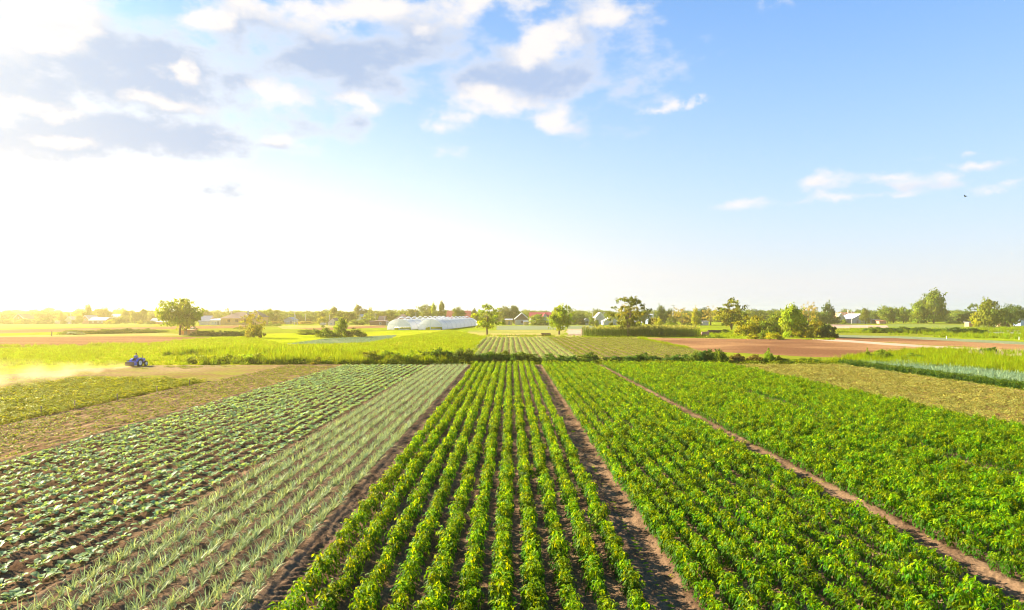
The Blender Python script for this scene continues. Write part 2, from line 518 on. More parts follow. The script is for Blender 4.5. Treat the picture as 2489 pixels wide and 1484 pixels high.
parcel('field', GP(13, (-30, 362), (640, 362), (600, 400), (-40, 402)), 'crop_grey', 3 * z, 'garden plots of cabbage before the houses')
parcel('ploughed_field', GP(13, (640, 398), (790, 398), (795, 464), (625, 464)), 'pale', 4 * z, 'bare garden beds beside the corn')
parcel('field', GP(13, (640, 362), (920, 360), (905, 396), (640, 396)), 'crop_grey', 3 * z, 'cabbage garden beds behind the bare beds')
parcel('weedy_ground', [G(-700, 1560), G(0, 1500), G(320, 1476), G(600, 1462), G(1500, 1456), G(1500, 1462), (-26.5, 74.0), (-27.0, 25.0), (-60, 25.0)], 'weedy', 2 * z, 'weedy worked earth round the tractor')

# near fields: one finely modelled sheet of soil
def soil_h(x, d):
    x = np.asarray(x, float); d = np.asarray(d, float)
    k = row_k(x, d)
    fr = np.cos(2 * np.pi * k)
    h = np.full(k.shape, 0.07)
    pep = (k > -0.6) & (k < 44.6)
    h = h + np.where(pep, 0.035 * fr, 0)
    left = (k < -1.4) & (k > -9.2)
    h = h + np.where(left, 0.05 * np.cos(2 * np.pi * (k - 0.5)) * 0.8, 0)
    cab = (k < -9.2)
    h = h + np.where(cab, 0.022 * fr, 0)
    for kc, wd in ((11.0, 0.75), (22.0, 0.55), (-1.0, 0.75)):
        s = np.clip(1 - np.abs(k - kc) / wd, 0, 1)
        s = s * s * (3 - 2 * s)
        lug = np.where(np.abs(k - kc - 0.18) < 0.42, 0.02 * np.sign(np.sin((d + np.abs(k - kc - 0.18) * 0.35) * 2 * np.pi / 0.26)), 0)
        h = h * (1 - s) + (0.045 + lug * (0.5 + vnoise(x * 2, d * 0.7, 5)) - 0.05 * np.exp(-((k - kc - 0.2) / 0.25) ** 2)) * s
    h = h + (fbm(x * 2.1, d * 1.6, 3, 3) - 0.44) * 0.07
    cl = fbm(x * 7, d * 7, 9, 3)
    h = h + np.clip(cl - 0.42, 0, 1) * 0.13
    return h

def build_soil():
    ds = [9.0]
    while ds[-1] < 78.0:
        d = ds[-1]
        ds.append(d + 0.05 * max(1.0, (d / 14) ** 1.75))
    ds = np.array(ds)
    nx = 900
    u = np.linspace(0, 1, nx)
    X = np.zeros((len(ds), nx)); Y = np.zeros_like(X)
    for i, d in enumerate(ds):
        lo = max(row_x(-35.5, d), -0.768 * d - 6); hi = min(row_x(67.6, d), 0.768 * d + 6)
        X[i] = lo + (hi - lo) * u; Y[i] = d
    H = soil_h(X, Y)
    edge = np.minimum(1, (78.0 - Y) / 1.2)
    H = 0.012 + (H - 0.012) * np.clip(edge, 0.05, 1)
    n0, n1 = X.shape
    co = np.stack([X, Y, H], -1).reshape(-1, 3)
    idx = np.arange(n0 * n1).reshape(n0, n1)
    q = np.stack([idx[:-1, :-1], idx[:-1, 1:], idx[1:, 1:], idx[1:, :-1]], -1).reshape(-1, 4)
    me = bpy.data.meshes.new('field_soil')
    me.vertices.add(len(co)); me.vertices.foreach_set('co', co.ravel())
    me.loops.add(q.size); me.loops.foreach_set('vertex_index', q.ravel().astype(np.int32))
    me.polygons.add(len(q)); me.polygons.foreach_set('loop_start', np.arange(0, q.size, 4, dtype=np.int32))
    me.polygons.foreach_set('use_smooth', np.ones(len(q), bool))
    me.update(calc_edges=True)
    # dry and moist earth differ in colour from strip to strip
    k = row_k(co[:, 0], co[:, 1])
    c = np.ones((len(co), 4), np.float32)
    def strip(lo, hi, col):
        w = np.clip((k - lo) / 0.4, 0, 1) * np.clip((hi - k) / 0.4, 0, 1)
        c[:, :3] = c[:, :3] * (1 - w[:, None]) + np.array(col, np.float32) * w[:, None]
    strip(-36, -24.5, (1.75, 1.75, 1.5))
    strip(-24.5, -9.0, (0.8, 0.78, 0.8))
    strip(-9.0, 0.0, (1.0, 1.02, 1.05))
    strip(10.4, 11.6, (1.15, 1.15, 1.12))
    strip(44.8, 66.5, (1.55, 1.4, 0.95))
    strip(66.5, 68.2, (2.0, 1.7, 1.5))
    a = me.color_attributes.new('tint', 'FLOAT_COLOR', 'POINT')
    a.data.foreach_set('color', c.ravel())
    me.materials.append(M['soil'])
    o = link('field_soil', me)
    tag(o, 'brown ridged soil of the crop rows', kind='structure')
build_soil()

# ------------------------------------------------------------------ plant meshes
def rnd(a, b): return random.uniform(a, b)
def jt(t=0.15, base=(1, 1, 1)):
    v = rnd(1 - t, 1 + t); y = rnd(-t, t) * 0.6
    return (base[0] * v * (1 + y), base[1] * v, base[2] * v * (1 - y))

def leaf5(m, b, dr, up, L, W, droop=0.3, fold=0.12, tint=(1, 1, 1)):
    b, dr, up = Vector(b), Vector(dr).normalized(), Vector(up).normalized()
    sd = dr.cross(up)
    if sd.length < 1e-3:
        sd = Vector((1, 0, 0))
    sd.normalize(); up = sd.cross(dr)
    md = b + dr * L * 0.45
    tip = b + dr * L * 0.95 - up * L * droop
    m.add([tuple(b), tuple(md + sd * W / 2 + up * W * fold), tuple(md), tuple(md - sd * W / 2 + up * W * fold), tuple(tip)],
          [(0, 2, 1), (0, 3, 2), (1, 2, 4), (2, 3, 4)], 0, tint)

def pepper_mesh(i, nleaf=128, mat='pepper', w=0.205, h=0.52):
    m = MB()
    # a few stems carry whorls of hanging, pointed leaves
    tops = []
    for s in range(9):
        a = rnd(0, 6.28); r = math.sqrt(random.random()) * w * 0.85
        hz = h * (1 - 0.42 * (r / w) ** 2) * rnd(0.85, 1.08)
        tops.append((r * math.cos(a), r * math.sin(a), hz))
    for j in range(nleaf):
        t = random.choice(tops)
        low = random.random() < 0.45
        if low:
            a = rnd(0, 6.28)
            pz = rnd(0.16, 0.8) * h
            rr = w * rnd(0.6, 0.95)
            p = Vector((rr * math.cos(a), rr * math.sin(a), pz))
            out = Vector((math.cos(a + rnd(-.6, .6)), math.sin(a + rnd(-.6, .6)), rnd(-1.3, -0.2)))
            tint = jt(0.25, (0.46, 0.64, 0.65))  # shade between the plants painted into the low leaves
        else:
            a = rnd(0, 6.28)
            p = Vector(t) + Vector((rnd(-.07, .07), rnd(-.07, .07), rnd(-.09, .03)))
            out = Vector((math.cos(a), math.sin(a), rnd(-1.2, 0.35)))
            tint = jt(0.28, (1.1, 1.05, 0.8)) if random.random() < 0.64 else jt(0.25, (2.5, 1.65, 0.4))  # sunlit highlights painted in: some upper leaves tinted bright yellow
        L = rnd(0.085, 0.16)
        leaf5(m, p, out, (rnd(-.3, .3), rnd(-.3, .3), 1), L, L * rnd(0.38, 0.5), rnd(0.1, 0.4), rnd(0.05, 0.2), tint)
    return m.mesh('pepper_leaves', M[mat])
def stem_mesh(h=0.4):
    m = MB()
    m.tube([(0, 0, -0.03), (0.01, 0, h * 0.5), (0, 0.01, h * 0.8)], [0.011, 0.009, 0.005], 5)
    for a in range(4):
        t = a * 1.6 + rnd(0, .5)
        m.tube([(0, 0, h * 0.35), (0.08 * math.cos(t), 0.08 * math.sin(t), h * 0.62), (0.13 * math.cos(t), 0.13 * math.sin(t), h * 0.9)], [0.007, 0.006, 0.003], 4)
    return m.mesh('pepper_stem', M['stem'])

def spoon_leaf(m, L, W, lift, tint, rot=0.0, tilt=0.5, base=(0, 0, 0), droop=0.0):
    """cabbage leaf: petiole widening to a cupped round blade"""
    st = [0, 0.35, 0.55, 0.8, 1.0]; wd = [0.07, 0.13, 0.85, 1.0, 0.45]
    vs = []
    ca, sa = math.cos(rot), math.sin(rot)
    ang = tilt; px = 0.0; pz = 0.0; prev = 0.0
    for s, w in zip(st, wd):
        ds = (s - prev) * L; prev = s
        px += ds * math.cos(ang); pz += ds * math.sin(ang)
        ang -= droop * (0.5 + s)
        for sgn in (-1, 0, 1):
            y = sgn * w * W / 2
            zz = pz + (abs(sgn) * w * W * 0.16)
            vs.append((base[0] + px * ca - y * sa, base[1] + px * sa + y * ca, base[2] + zz))
    fs = []
    for i in range(4):
        for j in range(2):
            a = i * 3 + j
            fs.append((a, a + 3, a + 4, a + 1))
    m.add(vs, fs, 0, tint)
def cabbage_leaf_mesh(i):
    m = MB()
    spoon_leaf(m, 0.2, 0.12, 0, jt(0.15), 0, rnd(0.75, 1.1), droop=rnd(0.2, 0.35))
    return m.mesh('cabbage_leaf', M['cabbage'], True)
def cabbage_mesh(i):
    m = MB()
    n = random.choice((6, 7, 8, 9))
    for j in range(n):
        inner = j >= n - 3
        L = rnd(0.1, 0.15) if inner else rnd(0.16, 0.25)
        spoon_leaf(m, L, L * rnd(0.55, 0.72), 0, jt(0.2, (1.15, 1.1, 0.95) if inner else (1, 1, 1)), j * 2.4 + rnd(-.3, .3),
                   rnd(1.0, 1.4) if inner else rnd(0.6, 1.1), (0, 0, 0.02), rnd(0.0, 0.15) if inner else rnd(0.15, 0.4))
    return m.mesh('cabbage_leaves', M['cabbage'], True)

def blade_strip(m, a, L, lean, bend, w, tint, base=(0, 0, 0), seg=5):
    ca, sa = math.cos(a), math.sin(a)
    r = 0.0; zz = 0.0; ang = math.pi / 2 - lean
    vs = []
    tw = rnd(-1, 1)
    for i in range(seg + 1):
        t = i / seg
        ww = w * (1 - t) ** 0.6 * 0.5 if i else w * 0.45
        ox, oy = -math.sin(a + tw) * ww, math.cos(a + tw) * ww
        x, y = base[0] + r * ca, base[1] + r * sa
        vs.append((x - ox, y - oy, base[2] + zz)); vs.append((x + ox, y + oy, base[2] + zz))
        r += L / seg * math.cos(ang); zz += L / seg * math.sin(ang)
        ang -= bend / seg * (0.4 + 1.6 * t)
        zz = max(zz, 0.01)
    m.add(vs, [(2 * i, 2 * i + 2, 2 * i + 3, 2 * i + 1) for i in range(seg)], 0, tint)
def onion_mesh(i, mat='onion', n=(6, 9), L=(0.2, 0.42), w=0.022, name='onion_leaves'):
    m = MB()
    for j in range(random.randint(*n)):
        dry = random.random() < 0.12
        blade_strip(m, rnd(0, 6.28), rnd(*L), rnd(0.05, 0.8), rnd(0.2, 1.2) if random.random() < .5 else rnd(1.6, 3.0), w * rnd(.8, 1.25),
                    jt(0.2, (1.7, 1.45, 1.2) if dry else (1, 1, 1)), (rnd(-.025, .025), rnd(-.03, .03), 0))
    return m.mesh(name, M[mat])
def tuft_mesh(i, mat='grass', n=26, L=(0.35, 0.75), w=0.035, spread=0.3, name='grass_tuft', tint=(1, 1, 1)):
    m = MB()
    for j in range(n):
        blade_strip(m, rnd(0, 6.28), rnd(*L), rnd(0.0, 0.5), rnd(0.2, 1.4), w * rnd(.7, 1.3), jt(0.25, tint), (rnd(-spread, spread), rnd(-spread, spread), -0.01), 3)
    return m.mesh(name, M[mat])
def bush_mesh(i, mat, n, r, h, L, name, ratio=0.6, base=(1, 1, 1)):
    m = MB()
    for j in range(n):
        a = rnd(0, 6.28); rr = r * math.sqrt(random.random())
        zz = h * rnd(0.25, 1.0) * math.sqrt(max(0.05, 1 - (rr / r) ** 2 * 0.8))
        l = rnd(*L)
        leaf5(m, (rr * math.cos(a), rr * math.sin(a), zz), (math.cos(a + rnd(-1, 1)), math.sin(a + rnd(-1, 1)), rnd(-.6, .5)), (0, 0, 1), l, l * ratio, rnd(0, .3), rnd(-.05, .2), jt(0.25, base))
    return m.mesh(name, M[mat])

def corn_mesh(i):
    m = MB()
    h = rnd(2.2, 2.6)
    m.tube([(0, 0, -0.05), (0.01, 0, h * .5), (0, 0.02, h * .92)], [0.03, 0.024, 0.012], 4, 0, (1.5, 1.3, 1.0))
    for j in range(11):
        zz = h * (0.12 + 0.075 * j)
        blade_strip(m, j * 2.9 + rnd(-.5, .5), rnd(0.6, 0.95), rnd(0.5, 0.9), rnd(1.2, 2.2), 0.085, jt(0.2, (1.2, 1.15, 1)), (0, 0, zz), 4)
    for j in range(9):
        blade_strip(m, rnd(0, 6.28), rnd(0.3, 0.55), rnd(0.05, 0.6), rnd(0.2, 0.9), 0.06, jt(0.15, (6.2, 3.4, 6.0)), (0, 0, h * 0.9), 2)
    return m.mesh('corn_plant', M['corn'])

def variants(fn, n, *a, **k):
    return [fn(i, *a, **k) for i in range(n)]
V = {
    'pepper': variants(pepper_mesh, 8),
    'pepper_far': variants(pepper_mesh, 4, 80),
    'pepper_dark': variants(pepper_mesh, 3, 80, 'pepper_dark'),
    'cabbage': variants(cabbage_mesh, 8),
    'onion': variants(onion_mesh, 8),
    'leek': variants(onion_mesh, 4, 'leek', (9, 12), (0.4, 0.75), 0.05, 'leek_leaves'),
    'seedling': variants(bush_mesh, 5, 'seedling', 12, 0.1, 0.12, (0.07, 0.12), 'seedling_leaves'),
    'bean': variants(bush_mesh, 5, 'bean', 60, 0.36, 0.46, (0.12, 0.2), 'bean_leaves', 0.75),
    'withered': variants(bush_mesh, 6, 'withered', 34, 0.36, 0.24, (0.1, 0.2), 'withered_leaves', 0.55),
    'stripe': variants(bush_mesh, 4, 'stripe', 16, 0.24, 0.28, (0.14, 0.24), 'stripe_leaves', 0.7),
    'stripe_straw': variants(bush_mesh, 4, 'withered', 18, 0.4, 0.26, (0.14, 0.26), 'straw_crop_leaves', 0.6, (0.85, 1.0, 0.7)),
    'grass': variants(tuft_mesh, 6),
    'grass_tall': variants(tuft_mesh, 4, 'grass', 30, (0.7, 1.3), 0.05, 0.35),
    'weedtuft': variants(bush_mesh, 4, 'bean', 26, 0.4, 0.3, (0.12, 0.24), 'low_weed_leaves', 0.6, (0.85, 0.95, 1)),
    'plume': variants(tuft_mesh, 3, 'plume', 22, (0.8, 1.2), 0.06, 0.25),
    'corn': variants(corn_mesh, 5),
}
STEM = stem_mesh()

# ------------------------------------------------------------------ scattering
_vc = {}
def var_collection(key):
    if key not in _vc:
        c = bpy.data.collections.new('source_' + key)
        for i, me in enumerate(V[key]):
            c.objects.link(bpy.data.objects.new('%s_source_%02d' % (key, i), me))
        _vc[key] = c
    return _vc[key]

def scatter(name, key, pts, rot, scl, label, cat, kind='stuff'):
    """the uncounted rest of a crop: instances on points, one object"""
    n = len(pts)
    me = bpy.data.meshes.new(name)
    me.vertices.add(n)
    me.vertices.foreach_set('co', np.asarray(pts, np.float32).ravel())
    a = me.attributes.new('rot', 'FLOAT_VECTOR', 'POINT'); a.data.foreach_set('vector', np.asarray(rot, np.float32).ravel())
    a = me.attributes.new('scl', 'FLOAT_VECTOR', 'POINT'); a.data.foreach_set('vector', np.asarray(scl, np.float32).ravel())
    a = me.attributes.new('idx', 'INT', 'POINT'); a.data.foreach_set('value', rng.integers(0, len(V[key]), n).astype(np.int32))
    me.update()
    o = link(name, me)
    ng = bpy.data.node_groups.new('scatter_' + name, 'GeometryNodeTree')
    ng.interface.new_socket('Geometry', in_out='INPUT', socket_type='NodeSocketGeometry')
    ng.interface.new_socket('Geometry', in_out='OUTPUT', socket_type='NodeSocketGeometry')
    N = ng.nodes
    gi = N.new('NodeGroupInput'); go = N.new('NodeGroupOutput')
    ip = N.new('GeometryNodeInstanceOnPoints')
    ci = N.new('GeometryNodeCollectionInfo')
    ci.inputs['Collection'].default_value = var_collection(key)
    ci.inputs['Separate Children'].default_value = True
    ci.inputs['Reset Children'].default_value = True
    def attr(nm, ty):
        x = N.new('GeometryNodeInputNamedAttribute'); x.data_type = ty
        x.inputs['Name'].default_value = nm
        return x.outputs['Attribute']
    e2r = N.new('FunctionNodeEulerToRotation')
    L = ng.links.new
    L(gi.outputs[0], ip.inputs['Points'])
    L(ci.outputs[0], ip.inputs['Instance'])
    ip.inputs['Pick Instance'].default_value = True
    L(attr('idx', 'INT'), ip.inputs['Instance Index'])
    L(attr('rot', 'FLOAT_VECTOR'), e2r.inputs[0]); L(e2r.outputs[0], ip.inputs['Rotation'])
    L(attr('scl', 'FLOAT_VECTOR'), ip.inputs['Scale'])
    L(ip.outputs[0], go.inputs[0])
    o.modifiers.new('scatter', 'NODES').node_group = ng
    tag(o, label, cat, kind=kind)
    return o

def in_view(x, d, margin=0):
    px = 512 + FPX * x / d
    py = HOR + FPX * CAM_H / d
    return (px > -margin) & (px < 1024 + margin) & (py < 608 + margin)

def row_points(rows, d0, d1, step, jx=0.03, jd=0.3, gap=0.03, sc=(0.85, 1.15), kfun=row_x, zfun=None, keep=None):
    """plants along row lines; returns arrays x, d, z, scale, row"""
    xs, dd, kk = [], [], []
    for k in rows:
        n = int((d1 - d0) / step)
        d = d0 + np.arange(n) * step + rng.uniform(-jd, jd, n) * step
        x = kfun(k, d) + rng.normal(0, jx, n)
        xs.append(x); dd.append(d); kk.append(np.full(n, k, float))
    x = np.concatenate(xs); d = np.concatenate(dd); k = np.concatenate(kk)
    ok = (np.abs(x) < 0.768 * d + 4) & (rng.random(len(x)) > gap)
    if keep is not None:
        ok &= keep(x, d)
    x, d, k = x[ok], d[ok], k[ok]
    zz = (soil_h(x, d) - 0.01) if zfun is None else zfun(x, d)
    s = rng.uniform(*sc, len(x))
    return x, d, zz, s, k

def plant_crop(name, key, pts, n_ind, lab, cat, grp, stuff_name, stuff_label, near_key=None, stem=False, leaf_parts=0, tall=1.0, stuff_cat=None, tilt=0.12):
    x, d, zz, s, k = pts
    order = np.argsort(d)
    seen = in_view(x, d)
    ind = []
    for i in order:
        if len(ind) >= n_ind: break
        if seen[i]: ind.append(i)
    mask = np.ones(len(x), bool); mask[ind] = False
    vs = V[near_key or key]
    seq = {}
    for c, i in enumerate(ind):
        seq[k[i]] = seq.get(k[i], -1) + 1
        label = lab(ORD[seq[k[i]]], k[i])
        rz = rnd(0, 6.28)
        loc = (x[i], d[i], zz[i])
        if c < leaf_parts:
            o = thing(name, label, cat, loc, rz, grp(k[i]))
            n = random.choice((6, 7, 8))
            for j in range(n):
                lf = link('leaf', random.choice(LEAVES), o)
                inner = j >= n - 3
                sc = s[i] * (rnd(0.5, 0.75) if inner else rnd(0.8, 1.25))
                lf.rotation_euler = (rnd(-.15, .15), -rnd(0.35, 0.6) if inner else rnd(-.15, .25), j * 2.4 + rnd(-.3, .3))
                lf.location = (0, 0, 0.015)
                lf.scale = (sc,) * 3
            continue
        o = link(name, random.choice(vs), None, loc, rz)
        o.scale = (s[i], s[i], s[i] * tall * rnd(.92, 1.08))
        tag(o, label, cat, grp(k[i]))
        if stem:
            link('stem', STEM, o)
    x, d, zz, s = x[mask], d[mask], zz[mask], s[mask]
    n = len(x)
    rot = np.stack([rng.normal(0, tilt, n), rng.normal(0, tilt, n), rng.uniform(0, 6.28, n)], -1)
    sc = np.stack([s, s, s * tall * rng.uniform(.9, 1.1, n)], -1)
    if near_key and near_key != key:
        nr = d < 34
        for flag, kx, nm in ((nr, near_key, stuff_name), (~nr, key, stuff_name)):
            if flag.any():
                lb = stuff_label + (' in the nearer half' if kx == near_key else ' toward the hedge')
                scatter(nm, kx, np.stack([x, d, zz], -1)[flag], rot[flag], sc[flag], lb, stuff_cat or cat)
    else:
        scatter(stuff_name, key, np.stack([x, d, zz], -1), rot, sc, stuff_label, stuff_cat or cat)

def _ords():
    one = 'first second third fourth fifth sixth seventh eighth ninth tenth eleventh twelfth thirteenth fourteenth fifteenth sixteenth seventeenth eighteenth nineteenth'.split()
    tens = ['twentieth', 'thirtieth', 'fortieth', 'fiftieth', 'sixtieth', 'seventieth', 'eightieth', 'ninetieth']
    pre = ['twenty', 'thirty', 'forty', 'fifty', 'sixty', 'seventy', 'eighty', 'ninety']
    out = list(one)
    for t, p in zip(tens, pre):
        out.append(t)
        out += ['%s-%s' % (p, o) for o in one[:9]]
    return out
ORD = _ords()
def pep_lab(o, k):
    k = int(round(k))
    if k <= 10: return '%s bushy pepper plant from the near end, %s row from the onions' % (o, ORD[k])
    if k <= 21: return '%s bushy pepper plant from the near end, %s row past the rutted track' % (o, ORD[k - 12])
    return '%s bushy pepper plant from the near end, %s row past the narrow footpath' % (o, ORD[k - 23])
def lab_fn(text, k0, dk):
    return lambda o, k: text % (o, ORD[int(round((k - k0) / dk))])
LEAVES = [cabbage_leaf_mesh(i) for i in range(6)]

pr = [k for k in range(0, 45) if k not in (11, 22, 33)]
px_ = list(row_points(pr, 9.5, 76.0, 0.28, 0.028, 0.4, 0.03, (0.8, 1.22)))
grow = 0.82 - 0.02 * np.clip((px_[4] - 11) / 4, 0, 1) + 0.08 * np.clip((px_[4] - 22) / 4, 0, 1)
px_[0] = px_[0] + np.where(px_[4] == 21, -0.1, 0) + np.where(px_[4] == 23, 0.1, 0) + np.where(px_[4] == 12, 0.08, 0)
px_[3] = px_[3] * grow * (0.85 + 0.3 * vnoise(px_[0] * 0.6, px_[1] * 0.6, 21))
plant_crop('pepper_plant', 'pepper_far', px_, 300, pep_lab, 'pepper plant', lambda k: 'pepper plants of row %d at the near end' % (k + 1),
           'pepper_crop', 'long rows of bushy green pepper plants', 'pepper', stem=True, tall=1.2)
on_rows = [-2.0 - 0.98 * i for i in range(7)]
plant_crop('onion_plant', 'onion', row_points(on_rows, 9.5, 76.0, 0.07, 0.07, 0.5, 0.06, (0.75, 1.45)), 300,
           lab_fn('%s onion clump from the near end, %s onion row from the peppers', -2.0, -0.98), 'onion plant',
           lambda k: 'onions of row %d at the near end' % (round((-2.0 - k) / 0.98) + 1), 'onion_crop', 'rows of thin grey green onion leaves', tilt=0.2)
cp = row_points([-9.2 - 0.97 * i for i in range(16)], 10, 76.0, 0.23, 0.045, 0.5, 0.08, (0.6, 1.45))
plant_crop('cabbage_plant', 'cabbage', cp, 300,
           lab_fn('%s young cabbage from the near end, %s cabbage row from the onions', -9.2, -0.97), 'cabbage plant',
           lambda k: 'cabbages of row %d at the near end' % (round((-9.2 - k) / 0.97) + 1), 'cabbage_crop', 'rows of young blue green cabbage plants', leaf_parts=70)
sp = row_points([-25.4 - 0.95 * i for i in range(10)], 24, 75.5, 0.26, 0.07, 0.5, 0.2, (0.9, 1.8))
plant_crop('seedling', 'seedling', sp, 300,
           lab_fn('%s tiny seedling from the near end, %s dusty row from the cabbages', -25.4, -0.95), 'seedling',
           lambda k: 'seedlings of row %d at the near end' % (round((-25.4 - k) / 0.95) + 1), 'seedling_crop', 'thin rows of tiny seedlings in dusty soil')
patch = lambda x, d: (d < 61 - 0.25 * (x + 38)) & (d > 29) & (x > -41)
bp = row_points([-36.0 - 1.0 * i for i in range(20)], 28, 62, 0.45, 0.12, 0.5, 0.06, (0.8, 1.3), zfun=lambda x, d: 0 * x + 0.01, keep=patch)
plant_crop('bean_bush', 'bean', bp, 300,
           lab_fn('%s yellow green bean bush from the near end, %s row from the stakes', -36.0, -1.0), 'bean bush',
           lambda k: 'bean bushes of row %d' % (round(-36.0 - k) + 1), 'bean_crop', 'patch of yellow green bean bushes beside seedlings', tall=0.75)
wp = row_points(list(np.arange(45.6, 66.4, 0.8)), 20, 77.0, 0.42, 0.15, 0.5, 0.1, (0.7, 1.25))
plant_crop('withered_plant', 'withered', wp, 300,
           lab_fn('%s low yellowing vine from the near end, %s vine row past the peppers', 45.6, 0.8), 'vine plant',
           lambda k: 'yellowing vines of row %d' % (round((k - 45.6) / 0.8) + 1), 'withered_crop', 'field of yellowing low vine plants')
flat = lambda x, d: 0 * x + 0.012
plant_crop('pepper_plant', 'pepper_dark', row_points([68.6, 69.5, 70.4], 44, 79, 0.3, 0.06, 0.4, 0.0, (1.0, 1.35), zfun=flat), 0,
           pep_lab, 'pepper plant',
           lambda k: 'dark pepper plants, narrow row %d' % (round((k - 68.6) / 0.9) + 1), 'pepper_crop', 'narrow band of dark green pepper plants beside leeks')
plant_crop('leek_plant', 'leek', row_points(list(np.arange(71.8, 83.0, 0.8)), 50, 80, 0.22, 0.06, 0.5, 0.03, (0.8, 1.2), zfun=flat), 300,
           lab_fn('%s pale blue green leek from the near end, %s leek row past dark peppers', 71.8, 0.8), 'leek',
           lambda k: 'leeks of row %d' % (round((k - 71.8) / 0.8) + 1), 'leek_crop', 'pale blue green leeks in close rows', tilt=0.1)

# striped field beyond the hedge
def sx(k, d): return k + (d - 96) * -0.004
def sfield(x, d):
    return (d > 86) & (d < 165) & (x > -6.8) & (x < 30.5)
x, d, zz, s, k = row_points([-6.2 + 1.05 * i for i in range(15)], 86, 165, 0.3, 0.08, 0.5, 0.05, (0.8, 1.2), kfun=sx, zfun=flat, keep=sfield)
n = len(x)
scatter('striped_crop', 'stripe', np.stack([x, d, zz], -1), np.stack([0 * x, 0 * x, rng.uniform(0, 6.28, n)], -1), np.stack([s, s, s], -1), 'pale green crop in narrow stripes behind the hedge', 'crop')
x, d, zz, s, k = row_points([9.6 + 1.4 * i for i in range(15)], 86, 165, 0.34, 0.16, 0.5, 0.04, (0.75, 1.15), kfun=sx, zfun=flat, keep=sfield)
n = len(x)
scatter('straw_crop', 'stripe_straw', np.stack([x, d, zz], -1), np.stack([0 * x, 0 * x, rng.uniform(0, 6.28, n)], -1), np.stack([s, s, s], -1), 'dense yellow green crop beside the ploughed field', 'crop')

# corn
cx, cd, cz, cs, ck = row_points([0.75 * i for i in range(26)], 0, 31, 0.36, 0.08, 0.4, 0.07, (0.78, 1.12), kfun=lambda k, d: d * 0 + k, zfun=flat, keep=lambda x, d: x > -1)
pts = (18.6 + cd, 174 + cx, cz, cs, ck)
keep = np.abs(pts[0]) < 60
plant_crop('corn_plant', 'corn', tuple(p[keep] for p in pts), 300, lab_fn('%s tall tasselled corn stalk along, %s corn row from the ploughed field', 0.0, 0.75), 'corn',
           lambda k: 'corn stalks of row %d' % (round(k / 0.75) + 1), 'corn_crop', 'block of tall corn with pale tassels', tilt=0.04)

# grass over the meadow, banks and verges
def poly_pts(poly, n, jitter=0):
    poly = np.array(poly)
    lo, hi = poly.min(0), poly.max(0)
    p = rng.uniform(lo, hi, (int(n), 2))
    inside = np.zeros(len(p), bool)
    j = len(poly) - 1
    for i in range(len(poly)):
        xi, yi = poly[i]; xj, yj = poly[j]
        c = ((yi > p[:, 1]) != (yj > p[:, 1])) & (p[:, 0] < (xj - xi) * (p[:, 1] - yi) / (yj - yi + 1e-9) + xi)
        inside ^= c
        j = i
    return p[inside]
def grassy(name, key, poly, n, label, sc=(0.7, 1.3), cat='grass', patchy=0.0, tall=(0.7, 1.3), z0=0.0):
    p = poly_pts(poly, n)
    if patchy:
        p = p[fbm(p[:, 0] * 0.09, p[:, 1] * 0.09, 31, 3) > patchy]
    p = p[np.abs(p[:, 0]) < 0.768 * p[:, 1] + 6]
    m = len(p)
    s = rng.uniform(*sc, m) * (0.6 + 0.9 * fbm(p[:, 0] * 0.15, p[:, 1] * 0.15, 41, 3))
    scatter(name, key, np.column_stack([p, np.full(m, z0)]), np.column_stack([rng.normal(0, .1, m), rng.normal(0, .1, m), rng.uniform(0, 6.28, m)]),
            np.column_stack([s, s, s * rng.uniform(*tall, m)]), label, cat)
mead = [G(-400, 1468), G(700, 1462), G(1200, 1458), G(1890, 1448), P2(12, 2160, 560), P2(12, 2240, 470), P2(12, 1900, 405), P2(12, 1450, 470), P2(12, 1100, 525), P2(12, 340, 545), P2(12, 0, 470), P2(11, 1900, 490), P2(11, 1000, 560), G(-400, 1400)]
grassy('meadow_grass', 'grass', mead, 42000, 'tall yellow green grass of the meadow behind the hedge', (0.4, 0.8))
grassy('meadow_grass', 'grass_tall', [G(700, 1460), G(1450, 1460), G(1500, 1425), G(1000, 1405), G(650, 1420)], 1800, 'taller rank grass beside the tractor lane', (0.7, 1.2), patchy=0.42)
grassy('verge_grass', 'grass', [G(3300, 1452), G(4200, 1500), G(4700, 1440), G(3700, 1398), G(3450, 1425)], 5200, 'bright verge grass behind the leeks', (0.9, 1.5))
grassy('grass_plumes', 'plume', [P2(14, 2000, 625), P2(14, 2600, 680), P2(14, 2650, 610), P2(14, 1950, 590)], 170, 'pale pink grass plumes among the verge grass', (0.5, 0.8))
grassy('stray_weeds', 'weedtuft', [(-14, 10), (20, 10), (26, 60), (-20, 60)], 420, 'small stray weeds in the soil between the crop rows', (0.12, 0.3), z0=0.075)
grassy('weeds', 'weedtuft', [G(-300, 1560), G(300, 1486), G(700, 1466), G(1480, 1462), (-27.0, 72.0), (-31, 60), (-42, 58)], 4200, 'low weeds on the worked earth by the tractor', (0.4, 1.0), patchy=0.4, tall=(0.3, 0.7))
grassy('verge_grass', 'grass', [P2(13, 1250, 464), P2(13, 1900, 468), P2(13, 2300, 488), P2(13, 2200, 400), P2(13, 1920, 420), P2(13, 1250, 455)], 2200, 'dark grass verge in front of the corn', (0.7, 1.2))
grassy('verge_grass', 'grass', [P2(12, 2100, 640), P2(12, 2150, 540), P2(12, 2230, 470), P2(13, 1250, 473), P2(13, 1250, 462), P2(12, 2230, 455), P2(12, 2080, 560)], 1500, 'grass edge round the striped field', (0.6, 1.1))
grassy('verge_grass', 'grass', [P2(14, 470, 474), P2(14, 780, 476), P2(14, 790, 455), P2(14, 400, 455)], 900, 'ragged grass where the copse meets the ploughed field', (0.5, 1.0), patchy=0.4)
